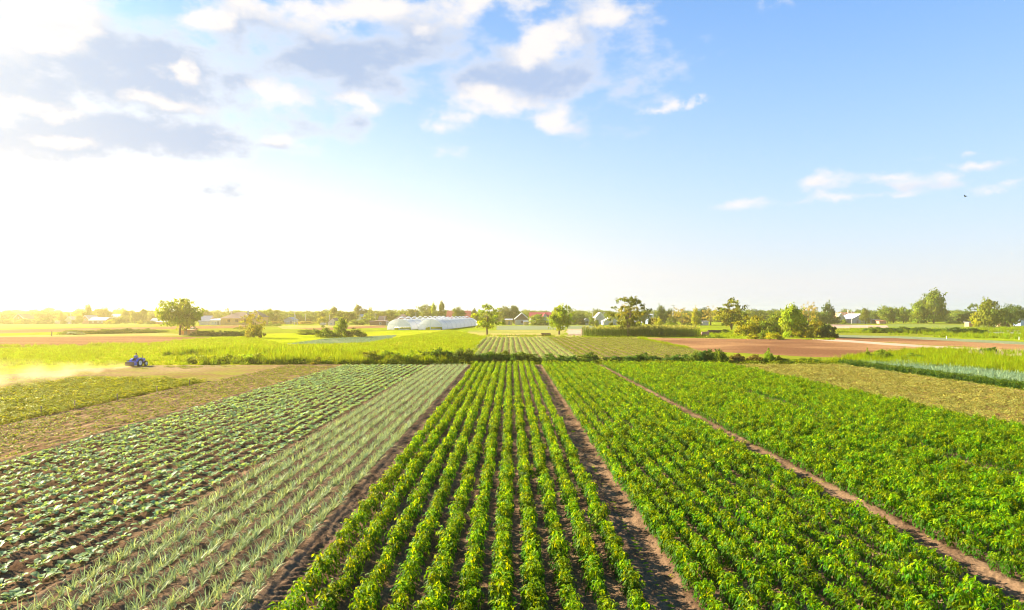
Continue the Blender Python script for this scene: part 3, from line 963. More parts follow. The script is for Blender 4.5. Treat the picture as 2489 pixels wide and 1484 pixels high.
grassy('verge_grass', 'grass', [P2(13, 1330, 478), P2(13, 1990, 618), P2(13, 1940, 618), P2(13, 1290, 480)], 900, 'ragged green margin between the striped crop and ploughed field', (0.4, 0.9), patchy=0.4)
grassy('verge_grass', 'grass', [P2(11, -200, 575), P2(11, 1000, 556), P2(11, 1400, 556), P2(11, 1400, 545), P2(11, 1000, 542), P2(11, -200, 560)], 1500, 'ragged grass edge of the brown field beyond the tractor', (0.5, 1.1), patchy=0.42)
grassy('far_grass', 'grass_tall', [P2(14, 800, 425), P2(14, 2600, 480), P2(14, 2600, 375), P2(14, 800, 375)], 6500, 'rough green growth beyond the ploughed field', (0.6, 1.2), patchy=0.46)
grassy('cabbage_patch', 'leek', [P2(12, 345, 538), P2(12, 700, 488), P2(12, 1390, 452), P2(12, 1310, 500), P2(12, 1100, 524), P2(12, 700, 533)], 4200, 'pale blue green cabbages growing in the meadow patch', (0.5, 0.9), 'cabbage', tall=(0.4, 0.6))
# ------------------------------------------------------------------ trees and shrubs
def quad_leaf(m, p, nrm, size, tint):
    n = Vector(nrm).normalized()
    u = n.cross(Vector((rnd(-1, 1), rnd(-1, 1), rnd(-1, 1))))
    if u.length < 1e-3: u = Vector((1, 0, 0))
    u.normalize(); w = n.cross(u)
    a, b = size * rnd(0.8, 1.3) * 0.5, size * rnd(0.45, 0.7) * 0.5
    p = Vector(p)
    m.add([tuple(p - u * a), tuple(p + w * b + n * size * 0.08), tuple(p + u * a), tuple(p - w * b + n * size * 0.08)], [(0, 1, 2, 3)], 0, tint)

def crown_mesh(kind, seed, mat='tree'):
    random.seed(seed * 91 + sum(map(ord, kind)))
    m = MB()
    cl = []
    if kind in ('round', 'wide'):
        N, per, ls, rc = 74, 50, 0.105, (0.22, 0.36)
        for i in range(N):
            a = rnd(0, 6.28); v = rnd(-1, 1); r = rnd(0.45, 0.84) if random.random() < .75 else rnd(0, .45)
            h = math.sqrt(1 - v * v)
            cl.append((r * h * math.cos(a), r * h * math.sin(a), 0.5 + 0.5 * r * v * 0.98))
    elif kind == 'tall':
        N, per, ls, rc = 48, 58, 0.12, (0.24, 0.4)
        for i in range(N):
            zz = rnd(0.04, 0.94)
            w = 0.85 * (math.sin(math.pi * min(1, zz * 0.75 + 0.25)) ** 0.7) * rnd(0.35, 1)
            a = rnd(0, 6.28)
            cl.append((w * math.cos(a) * 0.8, w * math.sin(a) * 0.8, zz))
    elif kind == 'sparse':
        N, per, ls, rc = 58, 26, 0.1, (0.09, 0.19)
        for i in range(N):
            a = rnd(0, 6.28); t = random.random()
            r = rnd(0.2, 0.95) * math.sin(math.pi * (0.14 + 0.84 * t)) ** 0.65
            cl.append((r * math.cos(a), r * math.sin(a), 0.06 + 0.9 * t * (1 - 0.15 * r)))
    elif kind == 'feather':
        N, per, ls, rc = 60, 22, 0.075, (0.1, 0.2)
        for i in range(N):
            a = rnd(0, 6.28); v = rnd(-.9, 1); r = rnd(0.45, 0.97)
            h = math.sqrt(1 - v * v)
            cl.append((r * h * math.cos(a), r * h * math.sin(a), 0.5 + 0.5 * r * v))
    else:                                   # bush: a dome resting on the ground
        N, per, ls, rc = 40, 60, 0.12, (0.2, 0.34)
        for i in range(N):
            a = rnd(0, 6.28); v = random.random(); r = rnd(0.45, 0.88)
            h = math.sqrt(1 - v * v)
            cl.append((r * h * math.cos(a), r * h * math.sin(a), 0.08 + 0.86 * r * v))
    for c in cl:
        rr = rnd(*rc)
        bright = rnd(0.68, 1.32)
        warm = rnd(-0.1, 0.14)
        # each clump throws a few upward or outward sprays so the outline frays
        spray = Vector((c[0], c[1], (c[2] - 0.4))).normalized() * rr * rnd(0.2, 0.9)
        for j in range(per):
            g = Vector((random.gauss(0, 1), random.gauss(0, 1), random.gauss(0, 0.75)))
            g = g.normalized() * rr * (random.random() ** 0.5)
            if random.random() < 0.12:
                g = spray * rnd(0.8, 1.7) + g * 0.25
            p = (c[0] + g.x, c[1] + g.y, max(0.0, c[2] + g.z * 0.5))
            nr = Vector((p[0], p[1], (p[2] - 0.35) * 1.6)).normalized() * 0.8 + Vector((rnd(-1, 1), rnd(-1, 1), rnd(-.4, 1.2)))
            b = bright * rnd(0.82, 1.18)
            quad_leaf(m, p, nr, ls * rnd(0.7, 1.25), (b * (1 + warm), b, b * (1 - warm)))
    return m.mesh('crown_' + kind, M[mat])

def trunk_mesh(seed, multi=1):
    random.seed(seed + 500)
    m = MB()
    for q in range(multi):
        ox = 0 if multi == 1 else rnd(-.03, .03)
        pts = [(ox * .3, 0, -0.01)]; r = [0.034 if multi == 1 else 0.022]
        px, py = ox * .3, 0
        for i in range(1, 7):
            px += rnd(-.014, .014) + ox * 0.4; py += rnd(-.014, .014)
            pts.append((px, py, i / 6)); r.append(r[0] * (1 - 0.13 * i))
        m.tube(pts, r, 7)
        for b in range(6):
            i = random.randint(2, 5)
            a = rnd(0, 6.28); L = rnd(0.16, 0.3)
            p = Vector(pts[i])
            m.tube([tuple(p), tuple(p + Vector((math.cos(a) * L * .5, math.sin(a) * L * .5, L * .5))), tuple(p + Vector((math.cos(a) * L, math.sin(a) * L, L * 1.2)))], [r[i] * .6, r[i] * .4, r[i] * .15], 5)
    return m.mesh('trunk', M['bark'])
CROWN = {k: [crown_mesh(k, i) for i in range(n)] for k, n in (('round', 5), ('tall', 4), ('sparse', 4), ('feather', 3), ('bush', 5), ('wide', 2))}
HEDGE = [crown_mesh('bush', 20 + i, 'weed') for i in range(6)]
TRUNK = [trunk_mesh(i) for i in range(4)]
TRUNK2 = [trunk_mesh(9, 3), trunk_mesh(10, 2)]
random.seed(23)
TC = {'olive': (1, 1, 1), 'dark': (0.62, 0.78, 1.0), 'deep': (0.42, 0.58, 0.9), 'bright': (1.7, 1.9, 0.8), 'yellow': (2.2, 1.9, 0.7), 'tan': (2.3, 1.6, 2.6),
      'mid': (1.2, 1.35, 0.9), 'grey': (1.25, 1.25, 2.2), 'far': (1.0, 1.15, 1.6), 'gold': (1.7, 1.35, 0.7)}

def tree(i, x, top, hw, d, kind, col, label, cb=0.22, name='tree', cat='tree', multi=0, group=None, deep=1.0):
    s = {7: .225, 8: .2234}.get(i, .2089)
    xs, ts = Z(i, x, top)
    h = CAM_H + (HOR - ts / 4) * d / FPX
    w = hw * s / 4 / FPX * d
    X = ground_x(xs, d)
    root = thing(name, label, cat, (X, d, 0), rnd(0, 6.28), group)
    tr = link('trunk', random.choice(TRUNK2 if multi else TRUNK), root)
    hh = h * (cb + 0.55 * (1 - cb))
    tr.scale = (h * 1.0, h * 1.0, hh)
    cr = link('crown', random.choice(CROWN[kind]), root, (0, 0, h * cb))
    w *= {'sparse': 1.5, 'tall': 1.25, 'feather': 1.2}.get(kind, 1.22)
    cr.scale = (w, w * deep, h * (1 - cb))
    c = TC[col]
    f = rnd(0.9, 1.1)
    cr.color = (c[0] * f, c[1] * f, c[2], 1)
    return root

def bush(i, x, top, hw, d, col, label, name='bush', kind='bush', group=None):
    o = tree(i, x, top, hw, d, kind, col, label, 0.0, name, 'bush', group=group)
    for c in o.children:
        if c.name.startswith('crown'):
            c.scale.z *= 1.16
    return o

T = tree
def absorb(main, other):
    """give the parts of 'other' to 'main' where they stand and drop the empty root"""
    a = Matrix.LocRotScale(main.location, main.rotation_euler, main.scale); b = Matrix.LocRotScale(other.location, other.rotation_euler, other.scale)
    for ch in list(other.children):
        mt = a.inverted() @ b @ Matrix.LocRotScale(ch.location, ch.rotation_euler, ch.scale)
        ch.parent = main
        ch.matrix_parent_inverse = Matrix.Identity(4)
        ch.location, q, ch.scale = mt.decompose()
        ch.rotation_euler = q.to_euler()
        if ch.name.split('.')[0] == 'trunk':
            bpy.data.objects.remove(ch)
    bpy.data.objects.remove(other)
# far woods behind the village, each crown on its own
FW = [(1, 240, 306, 170, 640, 'the brown gabled house'), (1, 470, 330, 70, 640, 'the brown gable roof ridge'), (1, 650, 306, 120, 640, 'the gap beside the brown house'),
      (1, 930, 262, 140, 640, 'the dome shaped wood, tallest of the far crowns'), (1, 1120, 315, 90, 620, 'the dome shaped wood on its lower shoulder'), (1, 1330, 368, 160, 700, 'the low white gabled hut'),
      (1, 2280, 282, 150, 560, 'the long grey roofed house'), (2, 520, 350, 110, 620, 'the gap beside the big round tree'), (2, 1780, 385, 120, 620, 'the low outbuilding'),
      (3, 700, 405, 150, 620, 'the grey house by the pole'), (3, 1030, 375, 80, 560, 'the leaning pole'), (3, 1180, 428, 120, 640, 'the yellow bush by the pole'), (4, 960, 220, 160, 520, 'the greenhouse, a pale tall dome'),
      (5, 1690, 430, 110, 640, 'the white gabled cottage'), (6, 480, 330, 60, 520, 'the blue grey house'), (7, 80, 402, 80, 520, 'the copse edge'), (7, 240, 396, 90, 520, 'the copse top'),
      (7, 1720, 372, 90, 560, 'the orange roof'), (7, 1920, 378, 60, 560, 'the grey barn ridge'), (8, 1130, 392, 70, 900, 'the pink roofed house'), (8, 1290, 392, 90, 900, 'the pink roofed house gable')]
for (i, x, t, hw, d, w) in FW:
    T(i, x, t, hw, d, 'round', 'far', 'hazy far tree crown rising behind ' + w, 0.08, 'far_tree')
V['far_crown'] = CROWN['round'] + CROWN['bush']
_n = 800
_a = rng.uniform(-0.72, 0.72, _n); _d = rng.uniform(440, 800, _n)
_h = rng.uniform(6.5, 9.5, _n)
_w = rng.uniform(5, 11, _n)
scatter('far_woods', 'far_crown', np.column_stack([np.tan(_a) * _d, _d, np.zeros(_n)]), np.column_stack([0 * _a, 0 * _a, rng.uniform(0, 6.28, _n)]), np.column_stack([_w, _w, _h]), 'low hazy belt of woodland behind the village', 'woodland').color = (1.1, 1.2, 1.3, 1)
# the village trees, from one side of the photograph to the other
T(1, 60, 335, 190, 430, 'round', 'olive', 'broad round tree beside the brown gabled house', 0.05)
T(1, 830, 355, 170, 430, 'round', 'olive', 'broad tree between the brown gabled house and the small shed', 0.05)
T(1, 1170, 385, 40, 400, 'tall', 'olive', 'slim young tree behind the small shed with a blue door', 0.1)
T(1, 1510, 445, 70, 380, 'round', 'mid', 'small round tree beside the white roofed house', 0.05)
T(1, 1420, 500, 50, 380, 'bush', 'olive', 'low scrubby tree next to the small round tree', 0.0)
T(1, 1530, 290, 100, 480, 'round', 'far', 'pale tree behind the tall tree of the village', 0.1)
T(1, 1680, 240, 115, 400, 'tall', 'olive', 'tallest dark tree standing over the white roofed house', 0.1)
T(1, 1850, 298, 80, 480, 'round', 'far', 'pale round tree beside the tallest village tree', 0.1)
T(1, 1990, 275, 125, 440, 'round', 'olive', 'dark spreading tree before the long grey roof', 0.1)
bush(1, 2100, 520, 85, 372, 'yellow', 'rounded yellow green bush below the long grey roof')
bush(1, 2290, 455, 140, 380, 'olive', 'wide dark bush below the end of the long grey roof')
bush(1, 1210, 520, 60, 380, 'olive', 'dark bush beside the pale tent shaped hut')
T(2, 40, 300, 110, 420, 'round', 'olive', 'round tree at the village edge behind the yellow bush', 0.05)
T(2, 190, 325, 100, 400, 'round', 'mid', 'leafy tree behind the small yellow bush', 0.05)
T(2, 360, 318, 90, 400, 'tall', 'mid', 'loose upright tree next to the dark low bush', 0.1)
bush(2, 290, 518, 55, 375, 'yellow', 'small bright yellow bush at the field edge')
bush(2, 490, 535, 95, 372, 'dark', 'low dark bush beside the big round tree')
_a = T(2, 1050, 108, 385, 186, 'wide', 'bright', 'big spreading tree standing alone behind the ploughed strip', 0.1, deep=0.9)
absorb(_a, T(2, 1130, 92, 150, 187, 'sparse', 'mid', 'loose leafy top shoots of a tree inside the big crown', 0.45))
bush(2, 1330, 655, 60, 200, 'dark', 'dark bush growing beside the little pale outhouse')
T(2, 1530, 295, 120, 420, 'round', 'olive', 'round tree behind the steep grey shed roof', 0.1)
T(2, 1960, 292, 70, 430, 'sparse', 'olive', 'open crowned tree behind the yellow house', 0.1)
T(2, 2110, 330, 110, 440, 'round', 'olive', 'dark round tree behind the roof of the yellow house', 0.1)
bush(2, 2215, 640, 110, 260, 'olive', 'flat dark bush in front of the yellow house')
T(3, 60, 330, 205, 166, 'feather', 'gold', 'golden wispy tree standing in front of the yellow house', 0.04)
bush(3, 90, 600, 160, 165, 'gold', 'dense golden bush at the foot of the wispy tree')
T(3, 330, 290, 130, 380, 'round', 'mid', 'tall leafy tree next to the yellow house', 0.1)
T(3, 520, 318, 70, 380, 'sparse', 'olive', 'bare topped tree beside the tall leafy one', 0.1)
bush(3, 520, 540, 140, 370, 'tan', 'brownish shrub in front of the grey house by the pole')
bush(3, 430, 610, 180, 320, 'mid', 'long low green shrub at the field edge before the village')
bush(3, 1080, 540, 200, 370, 'tan', 'wide brownish thicket beyond the power pole')
T(3, 1360, 350, 95, 400, 'round', 'olive', 'round tree above the yellow bush by the thicket', 0.1)
bush(3, 1390, 455, 100, 365, 'yellow', 'yellow green spreading bush beside the brown roofed cottage')
T(3, 1620, 280, 95, 420, 'tall', 'olive', 'tall tree directly behind the brown roofed cottage', 0.1)
T(3, 1850, 335, 190, 360, 'round', 'olive', 'large globe shaped tree beside the brown roofed cottage', 0.05)
T(3, 2080, 250, 115, 460, 'tall', 'olive', 'tall knobbly tree behind the steep grey roof', 0.1)
T(3, 2260, 265, 105, 460, 'round', 'olive', 'broad tree next to the tall knobbly one', 0.1)
bush(3, 2050, 520, 150, 345, 'mid', 'rounded hedge bush below the steep grey roof')
bush(3, 2250, 420, 140, 375, 'mid', 'leafy bush between the steep grey roof and brown sheds')
bush(3, 1420, 640, 190, 168, 'mid', 'dense rounded bush in the meadow, darker neighbour of the bright one')
bush(3, 1760, 562, 150, 170, 'bright', 'bright young leafy bush in the meadow, tallest of its clump', kind='tall')
bush(3, 2010, 680, 190, 171, 'olive', 'low dark bush at the end of the meadow clump')
bush(3, 1080, 705, 180, 190, 'mid', 'flat bush in the meadow before the brown thicket')
T(4, 120, 340, 130, 420, 'round', 'olive', 'round tree behind the brown sheds', 0.1)
T(4, 290, 328, 110, 430, 'round', 'olive', 'taller round tree behind the brown sheds', 0.1)
T(4, 730, 288, 120, 420, 'round', 'olive', 'rounded tree behind the front of the greenhouse', 0.1)
T(4, 1130, 213, 65, 400, 'tall', 'bright', 'slender bright poplar behind the greenhouse', 0.05)
T(4, 1290, 183, 80, 400, 'tall', 'olive', 'tall dark poplar behind the greenhouse', 0.05)
T(4, 1010, 300, 110, 400, 'round', 'olive', 'dark tree between the domed crown and the bright poplar', 0.05)
T(4, 1600, 272, 120, 345, 'round', 'olive', 'dark tree standing in front of the red roof', 0.1)
T(4, 1900, 330, 70, 360, 'tall', 'olive', 'narrow tree beside the red roof end', 0.05)
_a = T(4, 2150, 212, 235, 187, 'sparse', 'bright', 'young airy tree standing alone before the greenhouse end', 0.2)
absorb(_a, T(4, 2160, 300, 170, 188, 'feather', 'mid', 'inner leafy boughs of the airy young tree', 0.3))
T(5, 90, 250, 130, 400, 'round', 'olive', 'broad dense tree behind the wood stack shed', 0.05)
T(5, 270, 215, 110, 400, 'round', 'dark', 'tall dense tree beside the gabled brown house', 0.05)
bush(5, 70, 490, 40, 345, 'mid', 'small bush beside the wood stack shed')
T(5, 570, 330, 75, 420, 'sparse', 'olive', 'open tree between the gabled brown house and the red roof', 0.1)
bush(5, 700, 400, 165, 340, 'mid', 'large round bush before the red roofed white house')
bush(5, 830, 520, 110, 335, 'dark', 'dark hedge bush under the white gable')
_a = T(5, 1130, 262, 190, 190, 'tall', 'bright', 'leaning leafy orchard tree beside the bare beds', 0.17)
absorb(_a, T(5, 1290, 232, 120, 191, 'sparse', 'bright', 'upper shoots of the leaning orchard tree', 0.3))
bush(5, 1360, 375, 90, 350, 'dark', 'tall dark bush behind the orchard tree')
bush(5, 1530, 400, 130, 345, 'deep', 'deep green rounded bush behind the bare beds')
T(5, 1830, 338, 65, 380, 'sparse', 'olive', 'open tree beside the white gabled cottage', 0.1)
bush(5, 1770, 470, 65, 320, 'mid', 'narrow leafy bush near the white gabled cottage')
bush(5, 1850, 510, 45, 300, 'mid', 'slim bush behind the corn end')
T(5, 2070, 372, 95, 400, 'round', 'mid', 'round tree behind the white gabled cottage', 0.1)
_a = T(6, 70, 52, 330, 176, 'sparse', 'olive', 'tall ragged tree with open crown beside the corn', 0.18, multi=1)
absorb(_a, T(6, 100, 170, 240, 177, 'feather', 'gold', 'thin lower boughs of the ragged tree by the corn', 0.3))
T(6, 370, 290, 110, 350, 'round', 'deep', 'dark tree behind the ragged tree by the corn', 0.05)
T(6, 560, 440, 80, 330, 'bush', 'tan', 'brown green shrub behind the corn', 0.0)
T(6, 680, 268, 120, 370, 'tall', 'dark', 'dark irregular tree behind the corn', 0.05)
T(6, 870, 288, 110, 370, 'round', 'dark', 'dark tree beside the tall mast pole', 0.05)
bush(6, 650, 480, 80, 300, 'yellow', 'pale yellow bush over the corn tops')
bush(6, 870, 560, 100, 290, 'bright', 'low bright bush over the corn tops')
bush(6, 900, 440, 90, 320, 'olive', 'olive bush under the tall mast pole')
bush(6, 1090, 325, 200, 340, 'tan', 'wide brownish tree like thicket beyond the corn', kind='feather')
bush(6, 1200, 400, 140, 345, 'olive', 'olive thicket behind the brownish one')
T(6, 1350, 308, 95, 300, 'tall', 'yellow', 'yellow green drooping tree at the corn end', 0.08)
T(6, 1480, 278, 140, 350, 'round', 'deep', 'dark round tree behind the yellow drooping one', 0.05)
T(6, 1640, 240, 150, 340, 'feather', 'tan', 'tan feathery tree between two green trees', 0.1)
_a = T(6, 2040, 98, 250, 241, 'sparse', 'olive', 'spiky topped tree standing before the copse', 0.12, multi=1)
absorb(_a, T(6, 2010, 260, 250, 243, 'round', 'gold', 'full lower crown of the spiky topped tree', 0.14))
T(6, 2230, 330, 110, 340, 'round', 'deep', 'dark tree between the spiky tree and the copse', 0.05)
T(6, 2420, 360, 110, 400, 'round', 'olive', 'far round tree above the copse edge', 0.1)
bush(6, 1900, 700, 120, 205, 'dark', 'dark low scrub by the log pile')
# the copse
bush(7, -40, 520, 230, 180, 'yellow', 'yellow green bush at the near end of the copse')
bush(7, 120, 470, 160, 182, 'gold', 'olive brown bush inside the copse beside the yellow one')
bush(7, 380, 525, 190, 176, 'mid', 'leafy mid green bush in the copse front')
T(7, 450, 400, 130, 260, 'round', 'mid', 'tree behind the leafy bush of the copse', 0.05)
T(7, 740, 325, 210, 168, 'tall', 'bright', 'tall bright green tree of the copse', 0.0)
T(7, 1040, 238, 150, 260, 'feather', 'tan', 'bare reddish tree sticking out above the copse', 0.2)
bush(7, 900, 460, 130, 215, 'dark', 'dark bush behind the bright tree of the copse')
bush(7, 970, 640, 170, 166, 'gold', 'olive gold bush at the foot of the bright copse tree')
bush(7, 1180, 575, 150, 170, 'gold', 'tall olive gold bush near the copse end')
bush(7, 1380, 630, 150, 166, 'deep', 'very dark bush closing the copse')
bush(7, 210, 790, 90, 158, 'mid', 'low leafy weed bush at the copse foot')
bush(7, 430, 790, 150, 154, 'yellow', 'yellow flowering weed bush at the copse foot')
bush(7, 40, 820, 100, 156, 'yellow', 'straw yellow weed clump at the copse foot')
T(7, 1200, 420, 170, 330, 'round', 'dark', 'wide dark tree behind the copse', 0.05)
T(7, 1390, 286, 120, 360, 'tall', 'deep', 'spiky dark tree rising behind the copse end', 0.05)
bush(7, 1400, 470, 190, 370, 'deep', 'dark bush at the wall of the orange trimmed house')
bush(7, 1660, 560, 50, 385, 'mid', 'small bush before the orange trimmed house')
T(7, 2050, 372, 85, 385, 'tall', 'olive', 'ragged tree standing before the grey barn', 0.08)
bush(7, 2250, 410, 130, 440, 'dark', 'long dark bush beside the grey barn')
T(7, 2440, 315, 150, 420, 'round', 'mid', 'rounded tree between the grey barn and the big trees', 0.02)
T(8, 150, 325, 150, 420, 'round', 'olive', 'rounded olive tree of the row beside the tall tree', 0.02)
T(8, 330, 335, 140, 415, 'round', 'mid', 'paler rounded tree of the row beside the tall tree', 0.02)
T(8, 590, 250, 140, 405, 'tall', 'mid', 'upright tree leaning on the tallest tree', 0.03)
T(8, 700, 195, 110, 410, 'tall', 'olive', 'middle tree of the tall group', 0.08)
_a = T(8, 870, 58, 190, 400, 'tall', 'mid', 'tallest tree on the horizon beside the pink roofed house', 0.1, multi=1)
absorb(_a, T(8, 980, 260, 110, 402, 'round', 'dark', 'dark lower boughs beside the tallest tree', 0.15))
bush(8, 1230, 600, 110, 400, 'mid', 'long low bush in the field before the pink roofed house')
T(8, 1580, 272, 110, 430, 'sparse', 'dark', 'spiky tree behind the dark round bush', 0.1)
bush(8, 1500, 415, 150, 400, 'deep', 'dark round bush beside the orange and white box')
bush(8, 1380, 520, 70, 420, 'olive', 'small bush next to the dark round bush')
bush(8, 1680, 420, 110, 290, 'yellow', 'yellow green bush behind the orange and white box')
T(8, 1880, 228, 220, 285, 'tall', 'olive', 'great dark shaggy tree before the hay heap', 0.0)
T(8, 2280, 285, 190, 300, 'round', 'dark', 'dark tree behind the hay heap', 0.02)
T(8, 2120, 360, 120, 310, 'round', 'mid', 'green tree between the shaggy tree and its dark neighbour', 0.05)
T(8, 2560, 330, 140, 330, 'round', 'deep', 'dark tree at the edge of the picture behind the hay', 0.02)

# hedge of weeds and shrubs at the far end of the near fields
def hedge():
    segs = [(-39, -30, 'behind the tractor lane', (0.9, 1.4), (2.0, 2.0, .7), 1.5), (-28, -19, 'behind the seedling rows', (0.5, 0.8), (2.4, 1.9, .9), 1.9), (-17.5, -10, 'behind the cabbage rows', (1.3, 1.7), (1.3, 1.3, .8), 1.5),
            (-9.4, -4.6, 'behind the onion rows', (1.6, 2.0), (1.05, 1.1, .9), 1.4), (-3.8, 3.2, 'behind the slim pepper rows', (1.25, 1.6), (0.85, 1.0, 1.0), 1.3), (4.2, 10.2, 'behind the peppers past the rutted track', (0.95, 1.35), (0.75, 0.95, 1.0), 1.2),
            (11.2, 21.5, 'behind the peppers past the narrow footpath', (0.85, 1.25), (0.6, 0.85, 1.05), 1.25), (22.5, 25.6, 'behind the last pepper rows', (1.5, 1.9), (0.6, 0.85, 1.05), 1.1), (31.2, 36.8, 'behind the yellowing vines', (0.5, 0.75), (0.9, 1.1, .9), 1.2)]
    for (x0, x1, where, hh, c, w) in segs:
        n = max(3, int((x1 - x0) / (w * 0.85)))
        for j in range(n):
            x = x0 + (x1 - x0) * (j + 0.5) / n + rnd(-.2, .2)
            d = 80.4 + rnd(-.5, 0.9)
            o = thing('shrub', '%s of the %d weedy shrubs %s' % (ORD[j], n, where), 'shrub', (x, d, 0), rnd(0, 6.28), 'shrubs ' + where)
            cr = link('foliage', random.choice(HEDGE), o)
            h = rnd(*hh) * 1.15; f = rnd(.9, 1.4)
            cr.scale = (w * rnd(.85, 1.15), w * rnd(.7, 1.0), h)
            cr.color = (c[0] * f * rnd(1.2, 1.7), c[1] * f * 1.4, c[2], 1)
            st = link('stem', random.choice(TRUNK2), o)
            st.scale = (h * 0.8, h * 0.8, h * 0.7)
hedge()
grassy('bank_weeds', 'grass_tall', [(-39, 79.2), (-10, 78.9), (-5, 79.4), (-5, 83.8), (-40, 84)], 1500, 'rank weeds along the bank between the hedge shrubs', (0.6, 1.05))
grassy('bank_weeds', 'weedtuft', [(-39, 78.6), (-4, 78.5), (38, 78.8), (38, 82.2), (-4, 82.4), (-40, 80)], 1100, 'leafy weeds at the foot of the hedge', (0.9, 1.8))
def extra_shrub(x, d, w, h, c, label):
    o = thing('shrub', label, 'shrub', (x, d, 0), rnd(0, 6.28))
    cr = link('foliage', random.choice(HEDGE), o); cr.scale = (w, w * .9, h); cr.color = (*c, 1)
    st = link('stem', random.choice(TRUNK2), o); st.scale = (h * .8, h * .8, h * .7)
extra_shrub(24.9, 79.6, 0.8, 2.1, (2.0, 2.1, .7), 'light green feathery shrub rising above the dark hedge shrubs')
extra_shrub(21.9, 79.8, 0.9, 1.7, (1.5, 1.7, 1.2), 'shrub with big pale leaves beside the feathery shrub')
extra_shrub(31.0, 80.6, 0.75, 2.0, (1.9, 2.2, .6), 'small bright green tree shaped shrub at the ploughed field edge')
extra_shrub(32.2, 80.2, 0.6, 1.2, (2.6, 1.9, .9), 'low tan shrub beside the small bright one')
extra_shrub(27.4, 80.8, 1.3, 1.3, (2.4, 1.3, 2.0), 'dry brown shrub next to the dark hedge shrubs')
extra_shrub(29.4, 80.9, 1.2, 1.2, (2.2, 1.2, 2.0), 'dry brown shrub before the small bright one')
extra_shrub(48.2, 87.0, 1.6, 1.5, (2.2, 2.3, .7), 'bright weedy shrub behind the leeks')
extra_shrub(52.6, 87.5, 1.9, 0.9, (1.3, 1.6, .8), 'low green shrub spreading behind the leeks')
extra_shrub(46.6, 87.5, 0.45, 1.7, (2.4, 2.2, .8), 'thin tall weed beside the bright weedy shrub')
extra_shrub(68.0, 95.0, 1.6, 1.5, (.8, 1.1, 1.0), 'dark shrub at the picture edge above the grass plumes')
# low dark crop line far on the open side
for j in range(13):
    xs, ys = Z(14, 1090 + j * 78, 408 + j * 1.4)
    gx, gd = G(xs, ys)
    o = thing('bush', '%s low dark bush of the long line across the far green field' % ORD[j], 'bush', (gx, gd, 0), rnd(0, 6.28), 'line of low dark bushes')
    cr = link('foliage', random.choice(HEDGE), o); cr.scale = (6.2, 2.6, rnd(1.6, 2.4)); cr.color = (0.8, 1.0, .9, 1)
for j in range(9):
    xs, ys = Z(11, 60 + j * 210, 478 - j * 7)
    gx, gd = G(Z(11, 700 + j * 100, 0)[0], Z(11, 0, 446 - j * 2.4)[1])
    o = thing('bush', '%s low bush of the weedy line between the two brown fields' % ORD[j], 'bush', (gx, gd, 0), rnd(0, 6.28), 'low bushes between the brown fields')
    cr = link('foliage', random.choice(HEDGE), o); cr.scale = (6.5, 2.0, rnd(0.9, 1.9)); cr.color = (1.7, 1.7, .8, 1)
for j in range(7):
    gx, gd = G(Z(11, 1880 + j * 72, 0)[0], Z(11, 0, 458)[1])
    o = thing('bush', '%s low bush of the green line beside the big lone tree' % ORD[j], 'bush', (gx, gd, 0), rnd(0, 6.28), 'low bushes beside the lone tree')
    cr = link('foliage', random.choice(HEDGE), o); cr.scale = (3.4, 2.0, rnd(1.5, 2.0)); cr.color = (1.2, 1.4, .8, 1)
for j in range(14):
    gx = ground_x(Z(1, -60 + j * 75, 0)[0], 380)
    o = thing('bush', '%s bush of the hedge along the field before the brown gabled house' % ORD[j], 'bush', (gx, 380, 0), rnd(0, 6.28), 'hedge before the brown gabled house')
    cr = link('foliage', random.choice(HEDGE), o); cr.scale = (6.0, 3.0, rnd(3.0, 4.2)); cr.color = (1.8, 1.9, .8, 1)

# ------------------------------------------------------------------ buildings
def wall_mat(name, col): return plain_mat(name, col, 0.85, 0.2, 0.1, 1.2)
def roof_mat(name, col, rough=0.7): return plain_mat(name, col, rough, 0.3, 0.22, 2.5, stretch=(4, 1, 1), bump=0.3)
BM = {'white': wall_mat('white_plaster', (0.48, 0.45, 0.4)), 'grey': wall_mat('grey_plaster', (0.45, 0.43, 0.4)), 'brownwall': wall_mat('brown_board', (0.24, 0.15, 0.1)),
      'yellow': wall_mat('yellow_plaster', (0.78, 0.43, 0.15)), 'cream': wall_mat('cream_plaster', (0.68, 0.58, 0.45)), 'orange': wall_mat('orange_plaster', (0.7, 0.33, 0.14)), 'straww': wall_mat('straw_board', (0.62, 0.42, 0.16)),
      'blue': wall_mat('blue_paint', (0.35, 0.45, 0.62)), 'pinkw': wall_mat('rose_plaster', (0.6, 0.5, 0.46)), 'brick': wall_mat('red_brick_wall', (0.5, 0.24, 0.17)),
      'rbrown': roof_mat('brown_roofing', (0.2, 0.12, 0.1)), 'rgrey': roof_mat('slate_roofing', (0.42, 0.42, 0.45)), 'rred': roof_mat('red_tile', (0.5, 0.12, 0.07)), 'rcrimson': roof_mat('crimson_sheet', (0.4, 0.06, 0.06), 0.6),
      'rorange': roof_mat('orange_tile', (0.6, 0.25, 0.12)), 'rpink': roof_mat('pink_sheet', (0.62, 0.12, 0.25), 0.45), 'rwhite': roof_mat('white_sheet', (0.46, 0.43, 0.41), 0.7), 'rdark': roof_mat('dark_felt', (0.1, 0.08, 0.08)),
      'frame': plain_mat('white_frame', (0.75, 0.75, 0.72), 0.5, grain=0.05), 'framered': plain_mat('red_frame', (0.4, 0.1, 0.05), 0.5, grain=0.05), 'door': plain_mat('door_paint', (0.25, 0.2, 0.16), 0.6), 'bluedoor': plain_mat('blue_door', (0.2, 0.35, 0.6), 0.6)}
